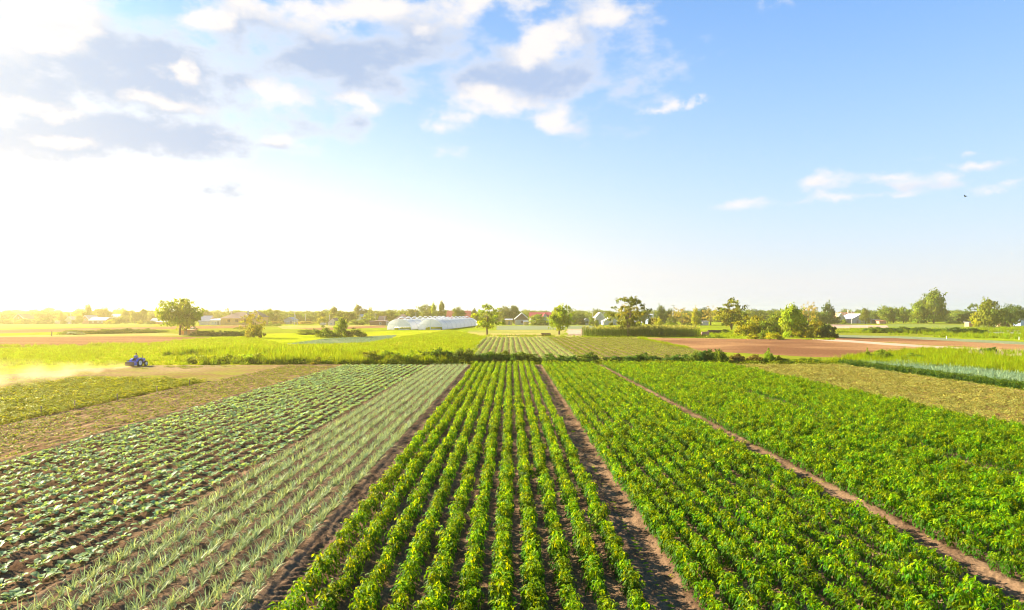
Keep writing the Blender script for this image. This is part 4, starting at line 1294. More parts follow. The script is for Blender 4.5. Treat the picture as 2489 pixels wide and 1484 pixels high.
def glass_mat():
    m, t, out = mat_new('window_glass')
    p = t.n('ShaderNodeBsdfPrincipled')
    g = t.n('ShaderNodeNewGeometry')
    nz = t.noise(g.outputs['Position'], 0.8, 2)['Fac']
    t.l(t.mix(nz, (0.02, 0.02, 0.025, 1), (0.06, 0.055, 0.05, 1)), p.inputs['Base Color'])
    p.inputs['Roughness'].default_value = 0.08
    t.l(p.outputs[0], out.inputs[0])
    return m
BM['glass'] = glass_mat()

def slab(m, a, b, c, e, th):
    """roof plane through four corners with thickness"""
    pts = [Vector(p) for p in (a, b, c, e)]
    n = (pts[1] - pts[0]).cross(pts[2] - pts[0]).normalized()
    if n.z < 0: n = -n
    lo = [tuple(p) for p in pts]; hi = [tuple(p + n * th) for p in pts]
    m.add(lo + hi, [(3, 2, 1, 0), (4, 5, 6, 7), (0, 1, 5, 4), (1, 2, 6, 5), (2, 3, 7, 6), (3, 0, 4, 7)])

def window(root, x, y, zc, w, h, frame='frame', rz=0):
    f = MB()
    t = 0.09 * max(1, w)
    f.box((0, 0, h / 2 - t / 2), (w, 0.08, t)); f.box((0, 0, -h / 2 + t / 2), (w, 0.08, t))
    f.box((-w / 2 + t / 2, 0, 0), (t, 0.078, h - 2 * t)); f.box((w / 2 - t / 2, 0, 0), (t, 0.078, h - 2 * t)); f.box((0, 0, 0), (t * .7, 0.07, h - 2 * t))
    o = f.obj('window', BM[frame], root, loc=(x, y - 0.045, zc))
    if rz: o.rotation_euler = (0, 0, rz)
    p = MB(); p.box((0, 0.02, 0), (w - 2 * t, 0.03, h - 2 * t))
    p.obj('pane', BM['glass'], o)
    return o

def house(i, xl, xr, top, d, label, style, wall, roof, wf=0.55, dep=None, rz=0.0, wins=(), door=None, chim=(), trim=None, name='house', cat='house', over=0.35, lower=None):
    s = {7: .225, 8: .2234}.get(i, .2089)
    (x0, t0), (x1, _) = Z(i, xl, top), Z(i, xr, top)
    w = (x1 - x0) / 4 / FPX * d
    h = CAM_H + (HOR - t0 / 4) * d / FPX
    X = (ground_x(x0, d) + ground_x(x1, d)) / 2
    root = thing(name, label, cat, (X, d, 0), rz)
    dp = dep or w * 0.9
    hw = h * wf
    m = MB()
    if style == 'gable_front':
        m.add([(-w / 2, 0, -.1), (w / 2, 0, -.1), (w / 2, 0, hw), (0, 0, h - .12), (-w / 2, 0, hw), (-w / 2, dp, -.1), (w / 2, dp, -.1), (w / 2, dp, hw), (0, dp, h - .12), (-w / 2, dp, hw)],
              [(0, 1, 2, 3, 4), (9, 8, 7, 6, 5), (1, 6, 7, 2), (0, 4, 9, 5)])
    elif style == 'gable_side':
        m.add([(-w / 2, 0, -.1), (w / 2, 0, -.1), (w / 2, 0, hw), (-w / 2, 0, hw), (-w / 2, dp, -.1), (w / 2, dp, -.1), (w / 2, dp, hw), (-w / 2, dp, hw), (-w / 2, dp / 2, h - .12), (w / 2, dp / 2, h - .12)],
              [(0, 1, 2, 3), (1, 5, 6, 9, 2), (4, 0, 3, 8, 7), (5, 4, 7, 6)])
    else:
        m.box((0, dp / 2, hw / 2 - .05), (w, dp, hw + .1))
    m.obj('wall', BM[wall], root)
    r = MB()
    o = over
    if style == 'gable_front':
        k = (h - hw) / (w / 2)
        for sg in (-1, 1):
            slab(r, (sg * (w / 2 + o), -o, hw - k * o), (0, -o, h), (0, dp + o, h), (sg * (w / 2 + o), dp + o, hw - k * o), 0.16)
    elif style == 'gable_side':
        k = (h - hw) / (dp / 2)
        slab(r, (-w / 2 - o, -o, hw - k * o), (w / 2 + o, -o, hw - k * o), (w / 2 + o, dp / 2, h), (-w / 2 - o, dp / 2, h), 0.16)
        slab(r, (-w / 2 - o, dp + o, hw - k * o), (w / 2 + o, dp + o, hw - k * o), (w / 2 + o, dp / 2, h), (-w / 2 - o, dp / 2, h), 0.16)
    elif style == 'hip':
        a = min(w, dp) * 0.46
        e = [(-w / 2 - o, -o, hw), (w / 2 + o, -o, hw), (w / 2 + o, dp + o, hw), (-w / 2 - o, dp + o, hw), (-w / 2 + a, dp / 2, h), (w / 2 - a, dp / 2, h)]
        r.add(e, [(0, 1, 5, 4), (1, 2, 5), (2, 3, 4, 5), (3, 0, 4), (3, 2, 1, 0)])
    else:
        slab(r, (-w / 2 - o, -o, hw), (w / 2 + o, -o, hw), (w / 2 + o, dp + o, h - .1), (-w / 2 - o, dp + o, h - .1), 0.15)
    ro = r.obj('roof', BM[roof], root)
    for cx_, ch in chim:
        c = MB(); c.box((cx_ * w / 2, dp * 0.45, h * 0.86 + ch / 2), (0.7, 0.7, ch + h * .1)); c.box((cx_ * w / 2, dp * 0.45, h * 0.86 + ch + h * .05 + .06), (0.9, 0.9, 0.14))
        c.obj('chimney', BM['cream'], ro)
    if trim and style == 'gable_front':
        for sg in (-1, 1):
            t = MB()
            t.tube([(sg * (w / 2 + o), -o - .06, hw - (h - hw) / (w / 2) * o), (0, -o - .06, h + .05)], 0.22, 4)
            t.obj('barge_board', BM[trim], ro)
    if lower:
        b = MB(); b.box((0, -0.03, hw * 0.42), (w * 0.99, 0.06, hw * 0.84)); b.obj('plinth', BM[lower], root)
    for q in wins:
        window(root, q[0] * w / 2, 0 if not lower else -0.06, q[1] * h, q[2] * w, q[3] * h, q[4] if len(q) > 4 else 'frame')
    if door is not None:
        dm = MB(); dw = 0.09 * w if w > 9 else 0.8
        dm.box((door * w / 2, -0.05 if not lower else -.1, 1.0), (max(.8, dw), 0.09, 2.0))
        dob = dm.obj('door', BM['door'], root)
    return root

house(1, 250, 462, 408, 430, 'brown house with a white trimmed gable behind a hedge', 'gable_front', 'brownwall', 'rbrown', 0.45, 14, wins=((0, .55, .09, .14),), trim='frame')
house(1, 540, 640, 460, 440, 'low dark roofed annex beside the brown gabled house', 'gable_front', 'brownwall', 'rbrown', 0.5, 8, trim='frame')
house(1, 945, 1058, 545, 388, 'small flat shed with a blue and white door', 'flat', 'cream', 'rgrey', 0.86, 4, wins=((.1, .42, .2, .6, 'frame'), (.55, .42, .2, .6, 'frame')), door=-.5, name='shed', cat='shed')
house(1, 1255, 1400, 462, 410, 'small hut with a white gable roof', 'gable_front', 'cream', 'rwhite', 0.45, 6, trim='frame', name='hut', cat='hut')
house(1, 1215, 1310, 575, 384, 'low pale tent shaped hut at the field edge', 'gable_front', 'white', 'rwhite', 0.12, 4, name='hut', cat='hut')
house(1, 1570, 1700, 438, 392, 'house with a bright white and red roof under the tallest village tree', 'gable_front', 'brick', 'rwhite', 0.55, 10, wins=((0, .5, .2, .16),), trim='frame')
house(1, 1700, 2015, 478, 386, 'long low brown house with a pale roof', 'gable_side', 'brownwall', 'rwhite', 0.55, 8, wins=((-.5, .3, .1, .22), (.1, .3, .1, .22), (.6, .3, .1, .22)), door=.35)
house(1, 2060, 2350, 413, 440, 'house with a long grey roof among bushes', 'gable_side', 'cream', 'rgrey', 0.5, 12, wins=((-.4, .3, .1, .2),))
house(2, 1060, 1250, 708, 189, 'low orange hut under the big spreading tree', 'flat', 'orange', 'rorange', 0.82, 4, name='hut', cat='hut', door=.1, over=0.15)
house(2, 1252, 1302, 678, 200, 'little pale outhouse beside the big spreading tree', 'flat', 'white', 'rgrey', 0.9, 1.3, name='outhouse', cat='outhouse', wins=((0, .6, .4, .3),), over=0.1)
house(2, 490, 625, 495, 400, 'low grey roofed hut behind the dark bush', 'gable_side', 'grey', 'rgrey', 0.5, 6, name='hut', cat='hut')
house(2, 590, 780, 535, 372, 'long low shed with a pale blue roof beside the big spreading tree', 'flat', 'orange', 'rgrey', 0.6, 4, name='shed', cat='shed')
house(2, 1418, 1612, 447, 350, 'white shed with a steep grey roof', 'gable_side', 'white', 'rgrey', 0.42, 7, name='shed', cat='shed', wins=((.6, .18, .12, .16),))
house(2, 1625, 1825, 500, 346, 'low white outbuilding next to the yellow house', 'flat', 'cream', 'rgrey', 0.7, 6, door=.6, wins=((-.4, .35, .1, .25), (.1, .35, .1, .25)), name='outbuilding', cat='outbuilding')
_a = house(2, 1830, 2420, 378, 346, 'yellow walled house with a brown hipped roof', 'hip', 'yellow', 'rbrown', 0.52, 13, wins=((-.47, .34, .09, .22, 'framered'), (.04, .34, .09, .22, 'framered'), (.58, .34, .09, .22, 'framered')), chim=((-.6, 1.2), (.5, 1.4)), over=0.7)
absorb(_a, house(2, 2300, 2560, 348, 356, 'rear wing of the yellow house with its own brown roof', 'hip', 'yellow', 'rbrown', 0.55, 14, chim=((-.2, 1.2),), over=0.7))
house(3, 650, 832, 478, 380, 'grey house with a pale roof behind the power pole', 'gable_front', 'grey', 'rgrey', 0.6, 8, wins=((-.2, .3, .2, .2),))
house(3, 680, 820, 560, 372, 'low whitewashed shed before the grey house', 'flat', 'white', 'rgrey', 0.85, 3, name='shed', cat='shed', door=.5)
house(3, 1490, 1672, 488, 336, 'brown roofed cottage beside the globe shaped tree', 'gable_front', 'cream', 'rbrown', 0.4, 8, door=.5, wins=((-.3, .22, .15, .18),), name='cottage', cat='cottage')
house(3, 1345, 1430, 585, 340, 'small white shed next to the brown roofed cottage', 'flat', 'white', 'rgrey', 0.85, 3, name='shed', cat='shed')
house(3, 2025, 2180, 420, 400, 'house with a steep grey roof between round trees', 'gable_front', 'white', 'rgrey', 0.35, 9)
house(3, 2290, 2489, 545, 338, 'long brown shed with a flat roof', 'flat', 'brownwall', 'rbrown', 0.88, 4, name='shed', cat='shed')
house(4, 0, 215, 538, 337, 'brown shed with a turquoise door next to a white cabin', 'flat', 'brownwall', 'rbrown', 0.85, 4, name='shed', cat='shed', wins=((-.05, .4, .16, .5, 'frame'),))
house(4, 212, 255, 560, 335, 'narrow white cabin near the greenhouse', 'flat', 'white', 'rgrey', 0.9, 2, name='cabin', cat='cabin')
house(4, 360, 645, 408, 400, 'brown tent roofed house behind the greenhouse', 'hip', 'brownwall', 'rbrown', 0.4, 14)
house(4, 70, 185, 450, 370, 'small brown roofed house behind the brown shed', 'gable_side', 'brownwall', 'rbrown', 0.5, 7)
house(4, 1368, 1815, 350, 372, 'house with a big red tiled roof behind the greenhouse', 'gable_side', 'brick', 'rred', 0.4, 14)
house(5, 100, 235, 505, 350, 'straw coloured timber shed beside the gabled brown house', 'flat', 'straww', 'rgrey', 0.84, 5, name='shed', cat='shed', door=.1)
house(5, 285, 548, 392, 358, 'house with a brown gable over white walls', 'gable_front', 'brownwall', 'rgrey', 0.5, 12, lower='white', wins=((-.08, .24, .06, .2, 'framered'), (.08, .24, .06, .2, 'framered'), (.5, .28, .06, .12)), trim='frame')
house(5, 455, 540, 545, 340, 'small yellow shed at the corner of the gabled brown house', 'flat', 'straww', 'rgrey', 0.85, 3, name='shed', cat='shed')
_a = house(5, 580, 978, 383, 376, 'white house with a long crimson roof', 'gable_side', 'white', 'rcrimson', 0.62, 12)
absorb(_a, house(5, 792, 940, 398, 371, 'white gabled porch front of the crimson roofed house', 'gable_front', 'white', 'rcrimson', 0.5, 8, wins=((-.18, .68, .1, .13), (0, .68, .1, .15), (.18, .68, .1, .13))))
house(5, 1605, 1725, 495, 350, 'low grey shed behind the deep green bush', 'gable_front', 'grey', 'rgrey', 0.6, 6, name='shed', cat='shed')
house(5, 1832, 1998, 385, 370, 'tall cottage with a white trimmed gable', 'gable_front', 'grey', 'rwhite', 0.6, 9, trim='frame', wins=((0, .55, .16, .16),), name='cottage', cat='cottage')
house(5, 1990, 2250, 482, 345, 'house with a white and brown patched roof behind the corn', 'gable_front', 'white', 'rwhite', 0.5, 10, wins=((-.3, .25, .1, .2), (.3, .25, .1, .2)), trim='frame')
house(6, 180, 320, 540, 320, 'white house wall behind the ragged tree', 'gable_side', 'white', 'rwhite', 0.6, 6)
house(6, 440, 548, 408, 380, 'pale blue house behind the corn', 'flat', 'blue', 'rgrey', 0.88, 8, wins=((0, .6, .2, .14),))
house(6, 1490, 1600, 545, 340, 'low open shed behind the yellow drooping tree', 'flat', 'cream', 'rgrey', 0.85, 4, name='shed', cat='shed')
house(7, 1520, 1705, 455, 400, 'white house with an orange edged steep roof', 'gable_front', 'white', 'rorange', 0.35, 9, trim='frame')
house(7, 1690, 1905, 443, 450, 'house with an orange tiled roof behind the barn', 'gable_side', 'cream', 'rorange', 0.5, 10, chim=((.1, 2.0),))
house(7, 1800, 2170, 468, 400, 'grey barn with a broad low gable', 'gable_front', 'grey', 'rgrey', 0.42, 16, wins=((.35, .2, .08, .2),), name='barn', cat='barn', door=-.4)
house(7, 2195, 2330, 565, 398, 'dark open shed beside the grey barn', 'flat', 'brownwall', 'rdark', 0.86, 5, name='shed', cat='shed')
house(7, 2300, 2420, 590, 392, 'tumbledown orange brick shed beside the dark shed', 'flat', 'brick', 'rorange', 0.8, 4, name='shed', cat='shed')
house(8, 1040, 1312, 436, 690, 'pink roofed house standing alone beyond the fields', 'gable_front', 'pinkw', 'rpink', 0.48, 18, wins=((-.35, .22, .08, .18), (.25, .22, .08, .18)))
house(8, 2425, 2540, 552, 322, 'pale blue building at the edge behind the hay heap', 'flat', 'blue', 'rgrey', 0.88, 5, name='shed', cat='building', wins=((.3, .5, .25, .3),))
house(8, 1503, 1598, 618, 304, 'box shed with orange and white walls beside the yellow green bush', 'flat', 'orange', 'rwhite', 0.9, 3, name='shed', cat='shed', lower='orange')

# ------------------------------------------------------------------ greenhouse tunnels
def film_mat():
    m, t, out = mat_new('greenhouse_film')
    g = t.n('ShaderNodeNewGeometry')
    nz = t.noise(g.outputs['Position'], 0.9, 4)['Fac']
    c = t.mix(nz, (0.82, 0.81, 0.83, 1), (0.92, 0.91, 0.9, 1))
    p = t.n('ShaderNodeBsdfPrincipled'); p.inputs['Roughness'].default_value = 0.45
    t.l(c, p.inputs['Base Color'])
    tr = t.n('ShaderNodeBsdfTranslucent'); t.l(c, tr.inputs['Color'])
    mx = t.n('ShaderNodeMixShader'); mx.inputs[0].default_value = 0.45
    t.l(p.outputs[0], mx.inputs[1]); t.l(tr.outputs[0], mx.inputs[2]); t.l(mx.outputs[0], out.inputs[0])
    return m
FILM = film_mat()
PIPE = plain_mat('white_pipe', (0.78, 0.78, 0.76), 0.45, grain=0.05)
CONC0 = plain_mat('galvanised_rib', (0.62, 0.62, 0.62), 0.6)
def tunnel(x0, x1, d, hgt, length, slope, label):
    w = x1 - x0
    root = thing('greenhouse_tunnel', label, 'greenhouse', ((x0 + x1) / 2, d, 0), -math.atan(slope))
    nseg = 9
    arch = [(w / 2 * math.cos(math.pi * (1 - j / 16)), hgt * (math.sin(math.pi * j / 16) ** 0.72)) for j in range(17)]
    bay = length / nseg
    for q in range(nseg):
        m = MB()
        vs = []
        for y in (q * bay, (q + .5) * bay, (q + 1) * bay):
            sag = 0.97 if abs(y - (q + .5) * bay) < 1e-6 else 1.0
            vs += [(ax * sag, y, az * sag) for ax, az in arch]
        fs = []
        for a in range(2):
            for j in range(16):
                fs.append((a * 17 + j, a * 17 + j + 1, a * 17 + j + 18, a * 17 + j + 17))
        m.add(vs, fs)
        m.obj('film_panel', FILM, root, smooth=True)
    for q in range(nseg + 1):
        m = MB(); m.tube([(ax * 1.008, q * bay, az * 1.008) for ax, az in arch], 0.07, 5); m.obj('arch_rib', CONC0, root)
    # end wall: film above, open strip near the ground, posts and door jambs
    m = MB()
    vs = [(ax * .985, 0.03, max(az * .985, 1.05)) for ax, az in arch] + [(ax * .985, 0.03, 1.05 if az > 1.05 else az) for ax, az in arch]
    m.add(vs, [(j, j + 1, j + 18, j + 17) for j in range(16)])
    m.obj('end_film', FILM, root)
    m = MB(); m.add([(-w / 2 * .98, .04, 0.0), (-w * .2, .04, 0.0), (-w * .2, .04, 1.05), (-w / 2 * .96, .04, 1.05)], [(0, 1, 2, 3)]); m.obj('end_film', FILM, root)
    for px, pw in ((0.0, 0.3), (-w * .12, 0.12)):
        m = MB(); m.box((px, -.03, hgt * .49), (pw, 0.12, hgt * .97 if px == 0 else 2.2)); m.obj('post', PIPE, root)
    m = MB(); m.box((0, -.06, 1.95), (w * .92, 0.08, 0.1)); m.obj('cross_bar', PIPE, root)
    m = MB(); m.box((w * .22, -.02, 0.16), (w * .42, 0.05, 0.32)); m.obj('sill_board', PIPE, root)
    # looped vent straps standing above the ridge
    for q in range(nseg):
        y = (q + .35) * bay
        m = MB()
        m.tube([(w * .22, y, hgt * .93), (w * .1, y + .25, hgt * 1.12), (w * .02, y + .4, hgt * 1.22), (-w * .03, y + .45, hgt * 1.16)], [0.13, 0.14, 0.2, 0.24], 5)
        m.tube([(-w * .22, y + .2, hgt * .93), (-w * .1, y + .3, hgt * 1.1), (-w * .02, y + .45, hgt * 1.2), (w * .03, y + .5, hgt * 1.15)], [0.13, 0.14, 0.2, 0.24], 5)
        m.obj('vent_strap', PIPE, root)
    return root
tunnel(-46.3, -37.3, 247, 3.9, 90, 0.093, 'white film greenhouse tunnel nearer the brown sheds')
tunnel(-34.6, -25.6, 246, 3.8, 90, 0.093, 'white film greenhouse tunnel nearer the airy young tree')
grassy('tomato_crop', 'weedtuft', [(-45.4, 250), (-38.2, 250), (-36.2, 270), (-43.4, 270)], 700, 'green plants inside the tunnel nearer the sheds', (1.4, 2.2), 'crop')
grassy('tomato_crop', 'weedtuft', [(-33.7, 250), (-26.5, 250), (-24.6, 270), (-31.8, 270)], 700, 'green plants inside the tunnel nearer the young tree', (1.4, 2.2), 'crop')

# ------------------------------------------------------------------ poles, stakes, heaps, birds
CONC = plain_mat('concrete_pole', (0.5, 0.47, 0.42), 0.85)
WOOD = plain_mat('weathered_wood', (0.3, 0.22, 0.14), 0.9, 0.1, 0.3, 6)
def pole(i, x, top, d, label, brace=False, arm=True):
    xs, ts = Z(i, x, top)
    h = CAM_H + (HOR - ts / 4) * d / FPX
    root = thing('power_pole', label, 'pole', (ground_x(xs, d), d, 0))
    m = MB(); m.tube([(0, 0, -.3), (0, 0, h * .5), (0, 0, h)], [0.22, 0.19, 0.15], 6); m.obj('shaft', CONC, root)
    if arm:
        m = MB(); m.box((0, 0, h - .5), (1.6, .14, .14)); a = m.obj('cross_arm', WOOD, root)
        for q in (-.7, 0, .7):
            m = MB(); m.lathe([(0, .07), (.12, .09), (.2, .05)], 8, 'z', (q, 0, h - .43)); m.obj('insulator', PIPE, a)
    if brace:
        m = MB(); m.tube([(1.6, .4, -.2), (0.1, 0, h * .82)], 0.16, 6); m.obj('brace', CONC, root)
pole(1, 1357, 365, 420, 'thin power pole behind the small white gabled hut')
pole(1, 1285, 420, 415, 'shorter pole just beside the thin power pole', arm=False)
pole(3, 855, 368, 352, 'power pole with a slanting brace before the grey house', True)
pole(3, 1062, 408, 420, 'pale pole in the village beyond the braced power pole')
pole(3, 1522, 425, 350, 'pale pole rising behind the brown roofed cottage', arm=False)
pole(3, 2395, 400, 380, 'pole between the knobbly trees and brown sheds')
pole(4, 183, 455, 350, 'twin pole standing over the brown sheds', arm=False)
pole(4, 783, 372, 380, 'pole sticking up behind the front of the greenhouse')
pole(5, 1775, 348, 360, 'pole among the trees near the tall white trimmed cottage')
pole(5, 1977, 368, 320, 'pole directly in front of the tall white trimmed cottage')
pole(6, 540, 358, 360, 'pole beside the pale blue house')
pole(6, 920, 228, 330, 'tall mast pole rising over the corn')
pole(7, 24, 430, 400, 'pole above the near end of the copse')
pole(7, 1808, 408, 390, 'pole in front of the orange tiled roof')
pole(7, 1690, 450, 400, 'short pole beside the orange edged roof', arm=False)

for j, (xs, ys) in enumerate(((299, 1640), (469, 1609), (628, 1575), (758, 1547), (165, 1664))):
    gx, gd = G(xs, ys)
    m = MB(); m.box((0, 0, .24), (.06, .06, .6), taper=.8); m.box((0, 0, .56), (.075, .075, .05))
    o = m.obj('stake', WOOD, None, loc=(gx, gd, 0.0), rz=rnd(0, 1))
    tag(o, 'wooden stake at the bean patch edge, %s from the nearest' % ORD[[1, 2, 3, 4, 0][j]], 'stake', 'stakes beside the bean patch')
gx, gd = G(*Z(11, 490, 462))
m = MB(); m.box((0, 0, .6), (.22, .22, 1.3), taper=.85); m.box((0, 0, 1.28), (.3, .3, .08)); tag(m.obj('post', WOOD, None, loc=(gx, gd, 0)), 'short dark post at the edge of the ploughed field beyond the tractor', 'post')
for (x, y, lb) in ((2445, 468, 'small white marker post in the far green strip'), (1785, 460, 'thin pale marker post beside the grey green strip')):
    gx, gd = G(*Z(14, x, y + 8))
    m = MB(); m.box((0, 0, .3), (.1, .1, .7), taper=.9); m.box((0, 0, .68), (.13, .13, .08)); tag(m.obj('marker_post', PIPE, None, loc=(gx, gd, 0)), lb, 'post')

def heap(name, x, d, w, dp, h, col, label, cat, n=18, seed=3):
    m = MB()
    ring = 7
    vs = []
    for r in range(ring + 1):
        t = r / ring
        for j in range(n):
            a = 2 * math.pi * j / n
            k = math.cos(t * math.pi / 2) * (1 + .12 * math.sin(a * 3 + seed) + rnd(-.05, .05))
            vs.append((w * k * math.cos(a), dp * k * math.sin(a), h * math.sin(t * math.pi / 2) * (1 + rnd(-.05, .05)) - .03))
    fs = [(r * n + j, r * n + (j + 1) % n, (r + 1) * n + (j + 1) % n, (r + 1) * n + j) for r in range(ring) for j in range(n)]
    m.add(vs, fs)
    o = m.obj(name, plain_mat(name + '_material', col, 0.9, 0.2, 0.35, 5, bump=0.6), None, loc=(x, d, 0))
    return tag(o, label, cat)
gx, gd = G(*Z(14, 890, 641)); heap('tarp_heap', gx, gd, .42, .42, .5, (0.02, 0.016, 0.018), 'small black rounded heap at the edge of the ploughed field', 'heap')
gx, gd = G(*Z(8, 2108, 702)); heap('hay_heap', gx, gd, 2.6, 2.2, 2.6, (0.24, 0.15, 0.07), 'brown hay heap before the dark tree', 'hay heap')
gx, gd = G(*Z(8, 2090, 702))
m = MB(); m.box((0, 0, 3.0), (2.3, 2.0, .9), taper=.8); m.tube([(-1, 0, 0), (-1, 0, 2.6)], .08, 5); m.tube([(1, 0, 0), (1, 0, 2.6)], .08, 5)
tag(m.obj('canopy', BM['rwhite'], None, loc=(gx, gd + 3.0, 0)), 'white sheet canopy over the hay heap', 'canopy')
def logs(i, x, y, n, L, r, label, col=(0.12, 0.08, 0.06)):
    gx, gd = G(*Z(i, x, y))
    root = thing('log_pile', label, 'log pile', (gx, gd, 0))
    lm = plain_mat('log_bark', col, 0.9, 0.1, 0.4, 4)
    for j in range(n):
        m = MB(); yy = (j % 4) * r * 1.9; zz = r + (j // 4) * r * 1.7
        m.tube([(-L / 2 + rnd(-.3, .3), yy, zz), (0, yy + rnd(-.1, .1), zz + rnd(-.05, .05)), (L / 2 + rnd(-.3, .3), yy, zz)], [r, r * .95, r * .85], 7)
        m.obj('log', lm, root)
logs(13, 2030, 438, 10, 3.3, .2, 'pile of dark logs beyond the corn end')
logs(13, 440, 463, 9, 2.2, .16, 'pile of brown logs before the straw plot', (0.2, 0.1, 0.06))
gx, gd = G(*Z(6, 1530, 822))
m = MB(); m.box((0, 0, .45), (2.0, 1.0, .9), taper=.92); m.box((0, 0, .95), (1.7, .8, .1)); tag(m.obj('brick_stack', BM['brick'], None, loc=(gx, gd, 0)), 'stack of pinkish bricks beside the dark logs', 'brick stack')

def bird(xs, ys, d, span, label, rz):
    zc = CAM_H + (HOR - ys / 4) * d / FPX
    root = thing('bird', label, 'bird', (ground_x(xs, d), d, zc), rz)
    root.scale = (span / .55,) * 3; span = .55
    bm_ = plain_mat('bird_feather', (0.06, 0.08, 0.09), 0.7)
    m = MB(); m.lathe([(-.16, .004), (-.12, .03), (-.02, .045), (.07, .035), (.12, .022), (.15, .006)], 10, 'y'); m.add([(-.03, -.15, 0), (.03, -.15, 0), (.05, -.25, 0.005), (-.05, -.25, 0.005)], [(0, 1, 2, 3)]); m.obj('body', bm_, root, True)
    for sg in (-1, 1):
        m = MB(); h = span / 2
        m.add([(sg * .03, .06, .02), (sg * h * .5, .08, .13), (sg * h, -.03, .22), (sg * h * .5, -.05, .12), (sg * .03, -.07, .015)], [(0, 1, 3, 4), (1, 2, 3)]); m.obj('wing', bm_, root)
bird(3861, 787, 42, .3, 'small grey bird flying below the thin cloud', 0.6)
bird(3295, 563, 42, .08, 'tiny distant bird, a speck in the open blue sky', 0.2)

# ------------------------------------------------------------------ tractor and driver
BLUE = plain_mat('blue_paint_gloss', (0.07, 0.13, 0.58), 0.35, 0.5, 0.1, 4)
TYRE = plain_mat('tyre_rubber', (0.05, 0.042, 0.035), 0.9, 0.2, 0.3, 8)
RIM = plain_mat('white_rim', (0.78, 0.78, 0.76), 0.4, grain=0.06)
DARK = plain_mat('dark_metal', (0.05, 0.045, 0.045), 0.6)
REDM = plain_mat('red_paint', (0.45, 0.05, 0.08), 0.5)
def wheel(root, x, y, r, w):
    h = MB()
    prof = [(-w / 2, r * .62), (-w / 2, r * .93), (-w * .3, r), (w * .3, r), (w / 2, r * .93), (w / 2, r * .62)]
    h.lathe(prof, 28, 'x')
    for j in range(18):                                    # lugs
        a = j / 18 * 2 * math.pi
        for sg in (-1, 1):
            aa = a + (0.17 if sg > 0 else 0)
            p = [(sg * w * .03, aa + .16), (sg * w * .48, aa - .04)]
            vs = []
            for (ax, t) in p:
                for rr in (r * .97, r * 1.06):
                    for dt in (-.05, .05):
                        vs.append((ax, rr * math.cos(t + dt), rr * math.sin(t + dt)))
            h.add(vs, [(0, 1, 3, 2), (4, 6, 7, 5), (2, 3, 7, 6), (0, 2, 6, 4), (1, 5, 7, 3)])
    ty = h.obj('wheel', TYRE, root, loc=(x, y, r))
    m = MB()
    sg = 1 if x > 0 else -1
    m.lathe([(-w * .45, r * .64), (sg * w * .42, r * .64), (sg * w * .45, r * .6), (sg * w * .25, r * .5), (sg * w * .22, r * .16), (sg * w * .34, r * .14), (sg * w * .34, .001)], 24, 'x')
    m.obj('rim', RIM, ty)
    m = MB(); m.lathe([(sg * w * .34, r * .09), (sg * w * .42, r * .08), (sg * w * .42, .001)], 10, 'x'); m.obj('hub', DARK, ty)

TX, TD = -42.6, 75.6
tr = thing('tractor', 'small blue tractor with white rims and a tiller working the field', 'tractor', (TX, TD, 0.0), R(-8))
tr.scale = (0.84, 0.84, 0.84)
def tpart(name, mat, fn, parent=None, smooth=False):
    m = MB(); fn(m); return m.obj(name, mat, parent or tr, smooth)
def hood(m):
    sec = [(0.45, .24, .62, 1.10), (0.75, .25, .6, 1.12), (1.25, .25, .56, 1.08), (1.5, .22, .55, 1.02), (1.58, .15, .6, .95)]
    vs = []
    for (y, hw, z0, z1) in sec:
        b = .06
        vs += [(-hw, y, z0), (hw, y, z0), (hw, y, z1 - b), (hw - b, y, z1), (-hw + b, y, z1), (-hw, y, z1 - b)]
    fs = [tuple(range(6))[::-1], tuple(24 + j for j in range(6))]
    for a in range(4):
        for j in range(6):
            fs.append((a * 6 + j, a * 6 + (j + 1) % 6, (a + 1) * 6 + (j + 1) % 6, (a + 1) * 6 + j))
    m.add(vs, fs)
hd = tpart('hood', BLUE, hood)
tpart('grille', DARK, lambda m: m.box((0, 1.585, .78), (.26, .03, .26)), hd)
for sg in (-1, 1):
    tpart('headlight', RIM, lambda m: m.lathe([(1.56, .05), (1.6, .055), (1.61, .001)], 12, 'y', (sg * .14, 0, .9)), hd)
    tpart('hood_stripe', RIM, lambda m: m.box((sg * .256, .98, .98), (.012, .5, .05)), hd)
tpart('chassis', DARK, lambda m: (m.box((0, .75, .5), (.3, 1.7, .26)), m.box((0, 0, .52), (.42, .6, .4)), m.box((0, 1.3, .36), (.9, .12, .1))))
tpart('floor_plate', DARK, lambda m: m.box((0, .38, .52), (.9, .45, .03)))
wheel(tr, .5, 0, .5, .27); wheel(tr, -.5, 0, .5, .27); wheel(tr, .45, 1.32, .33, .19); wheel(tr, -.45, 1.32, .33, .19)
for sg in (-1, 1):
    def fender(m, sg=sg):
        vs = []
        for j in range(8):
            a = R(20 + j * 20)
            y, zz = -.58 * math.cos(a) * -1 * -1, .5 + .6 * math.sin(a)
            for xx in (.3, .66):
                vs.append((sg * xx, y, zz)); vs.append((sg * xx, y * .96, zz - .03))
        fs = []
        for j in range(7):
            o = j * 4
            fs += [(o, o + 2, o + 6, o + 4), (o + 1, o + 5, o + 7, o + 3), (o, o + 4, o + 5, o + 1), (o + 2, o + 3, o + 7, o + 6)]
        m.add(vs, fs)
    tpart('fender', BLUE, fender)
tpart('exhaust', DARK, lambda m: (m.tube([(.12, 1.1, 1.05), (.12, 1.1, 1.42)], .03, 8), m.tube([(.12, 1.1, 1.15), (.12, 1.1, 1.32)], .045, 8)))
tpart('seat', DARK, lambda m: (m.box((0, -.02, .83), (.44, .4, .1)), m.box((0, -.24, 1.0), (.42, .08, .32)), m.box((0, -.02, .74), (.16, .16, .1))))
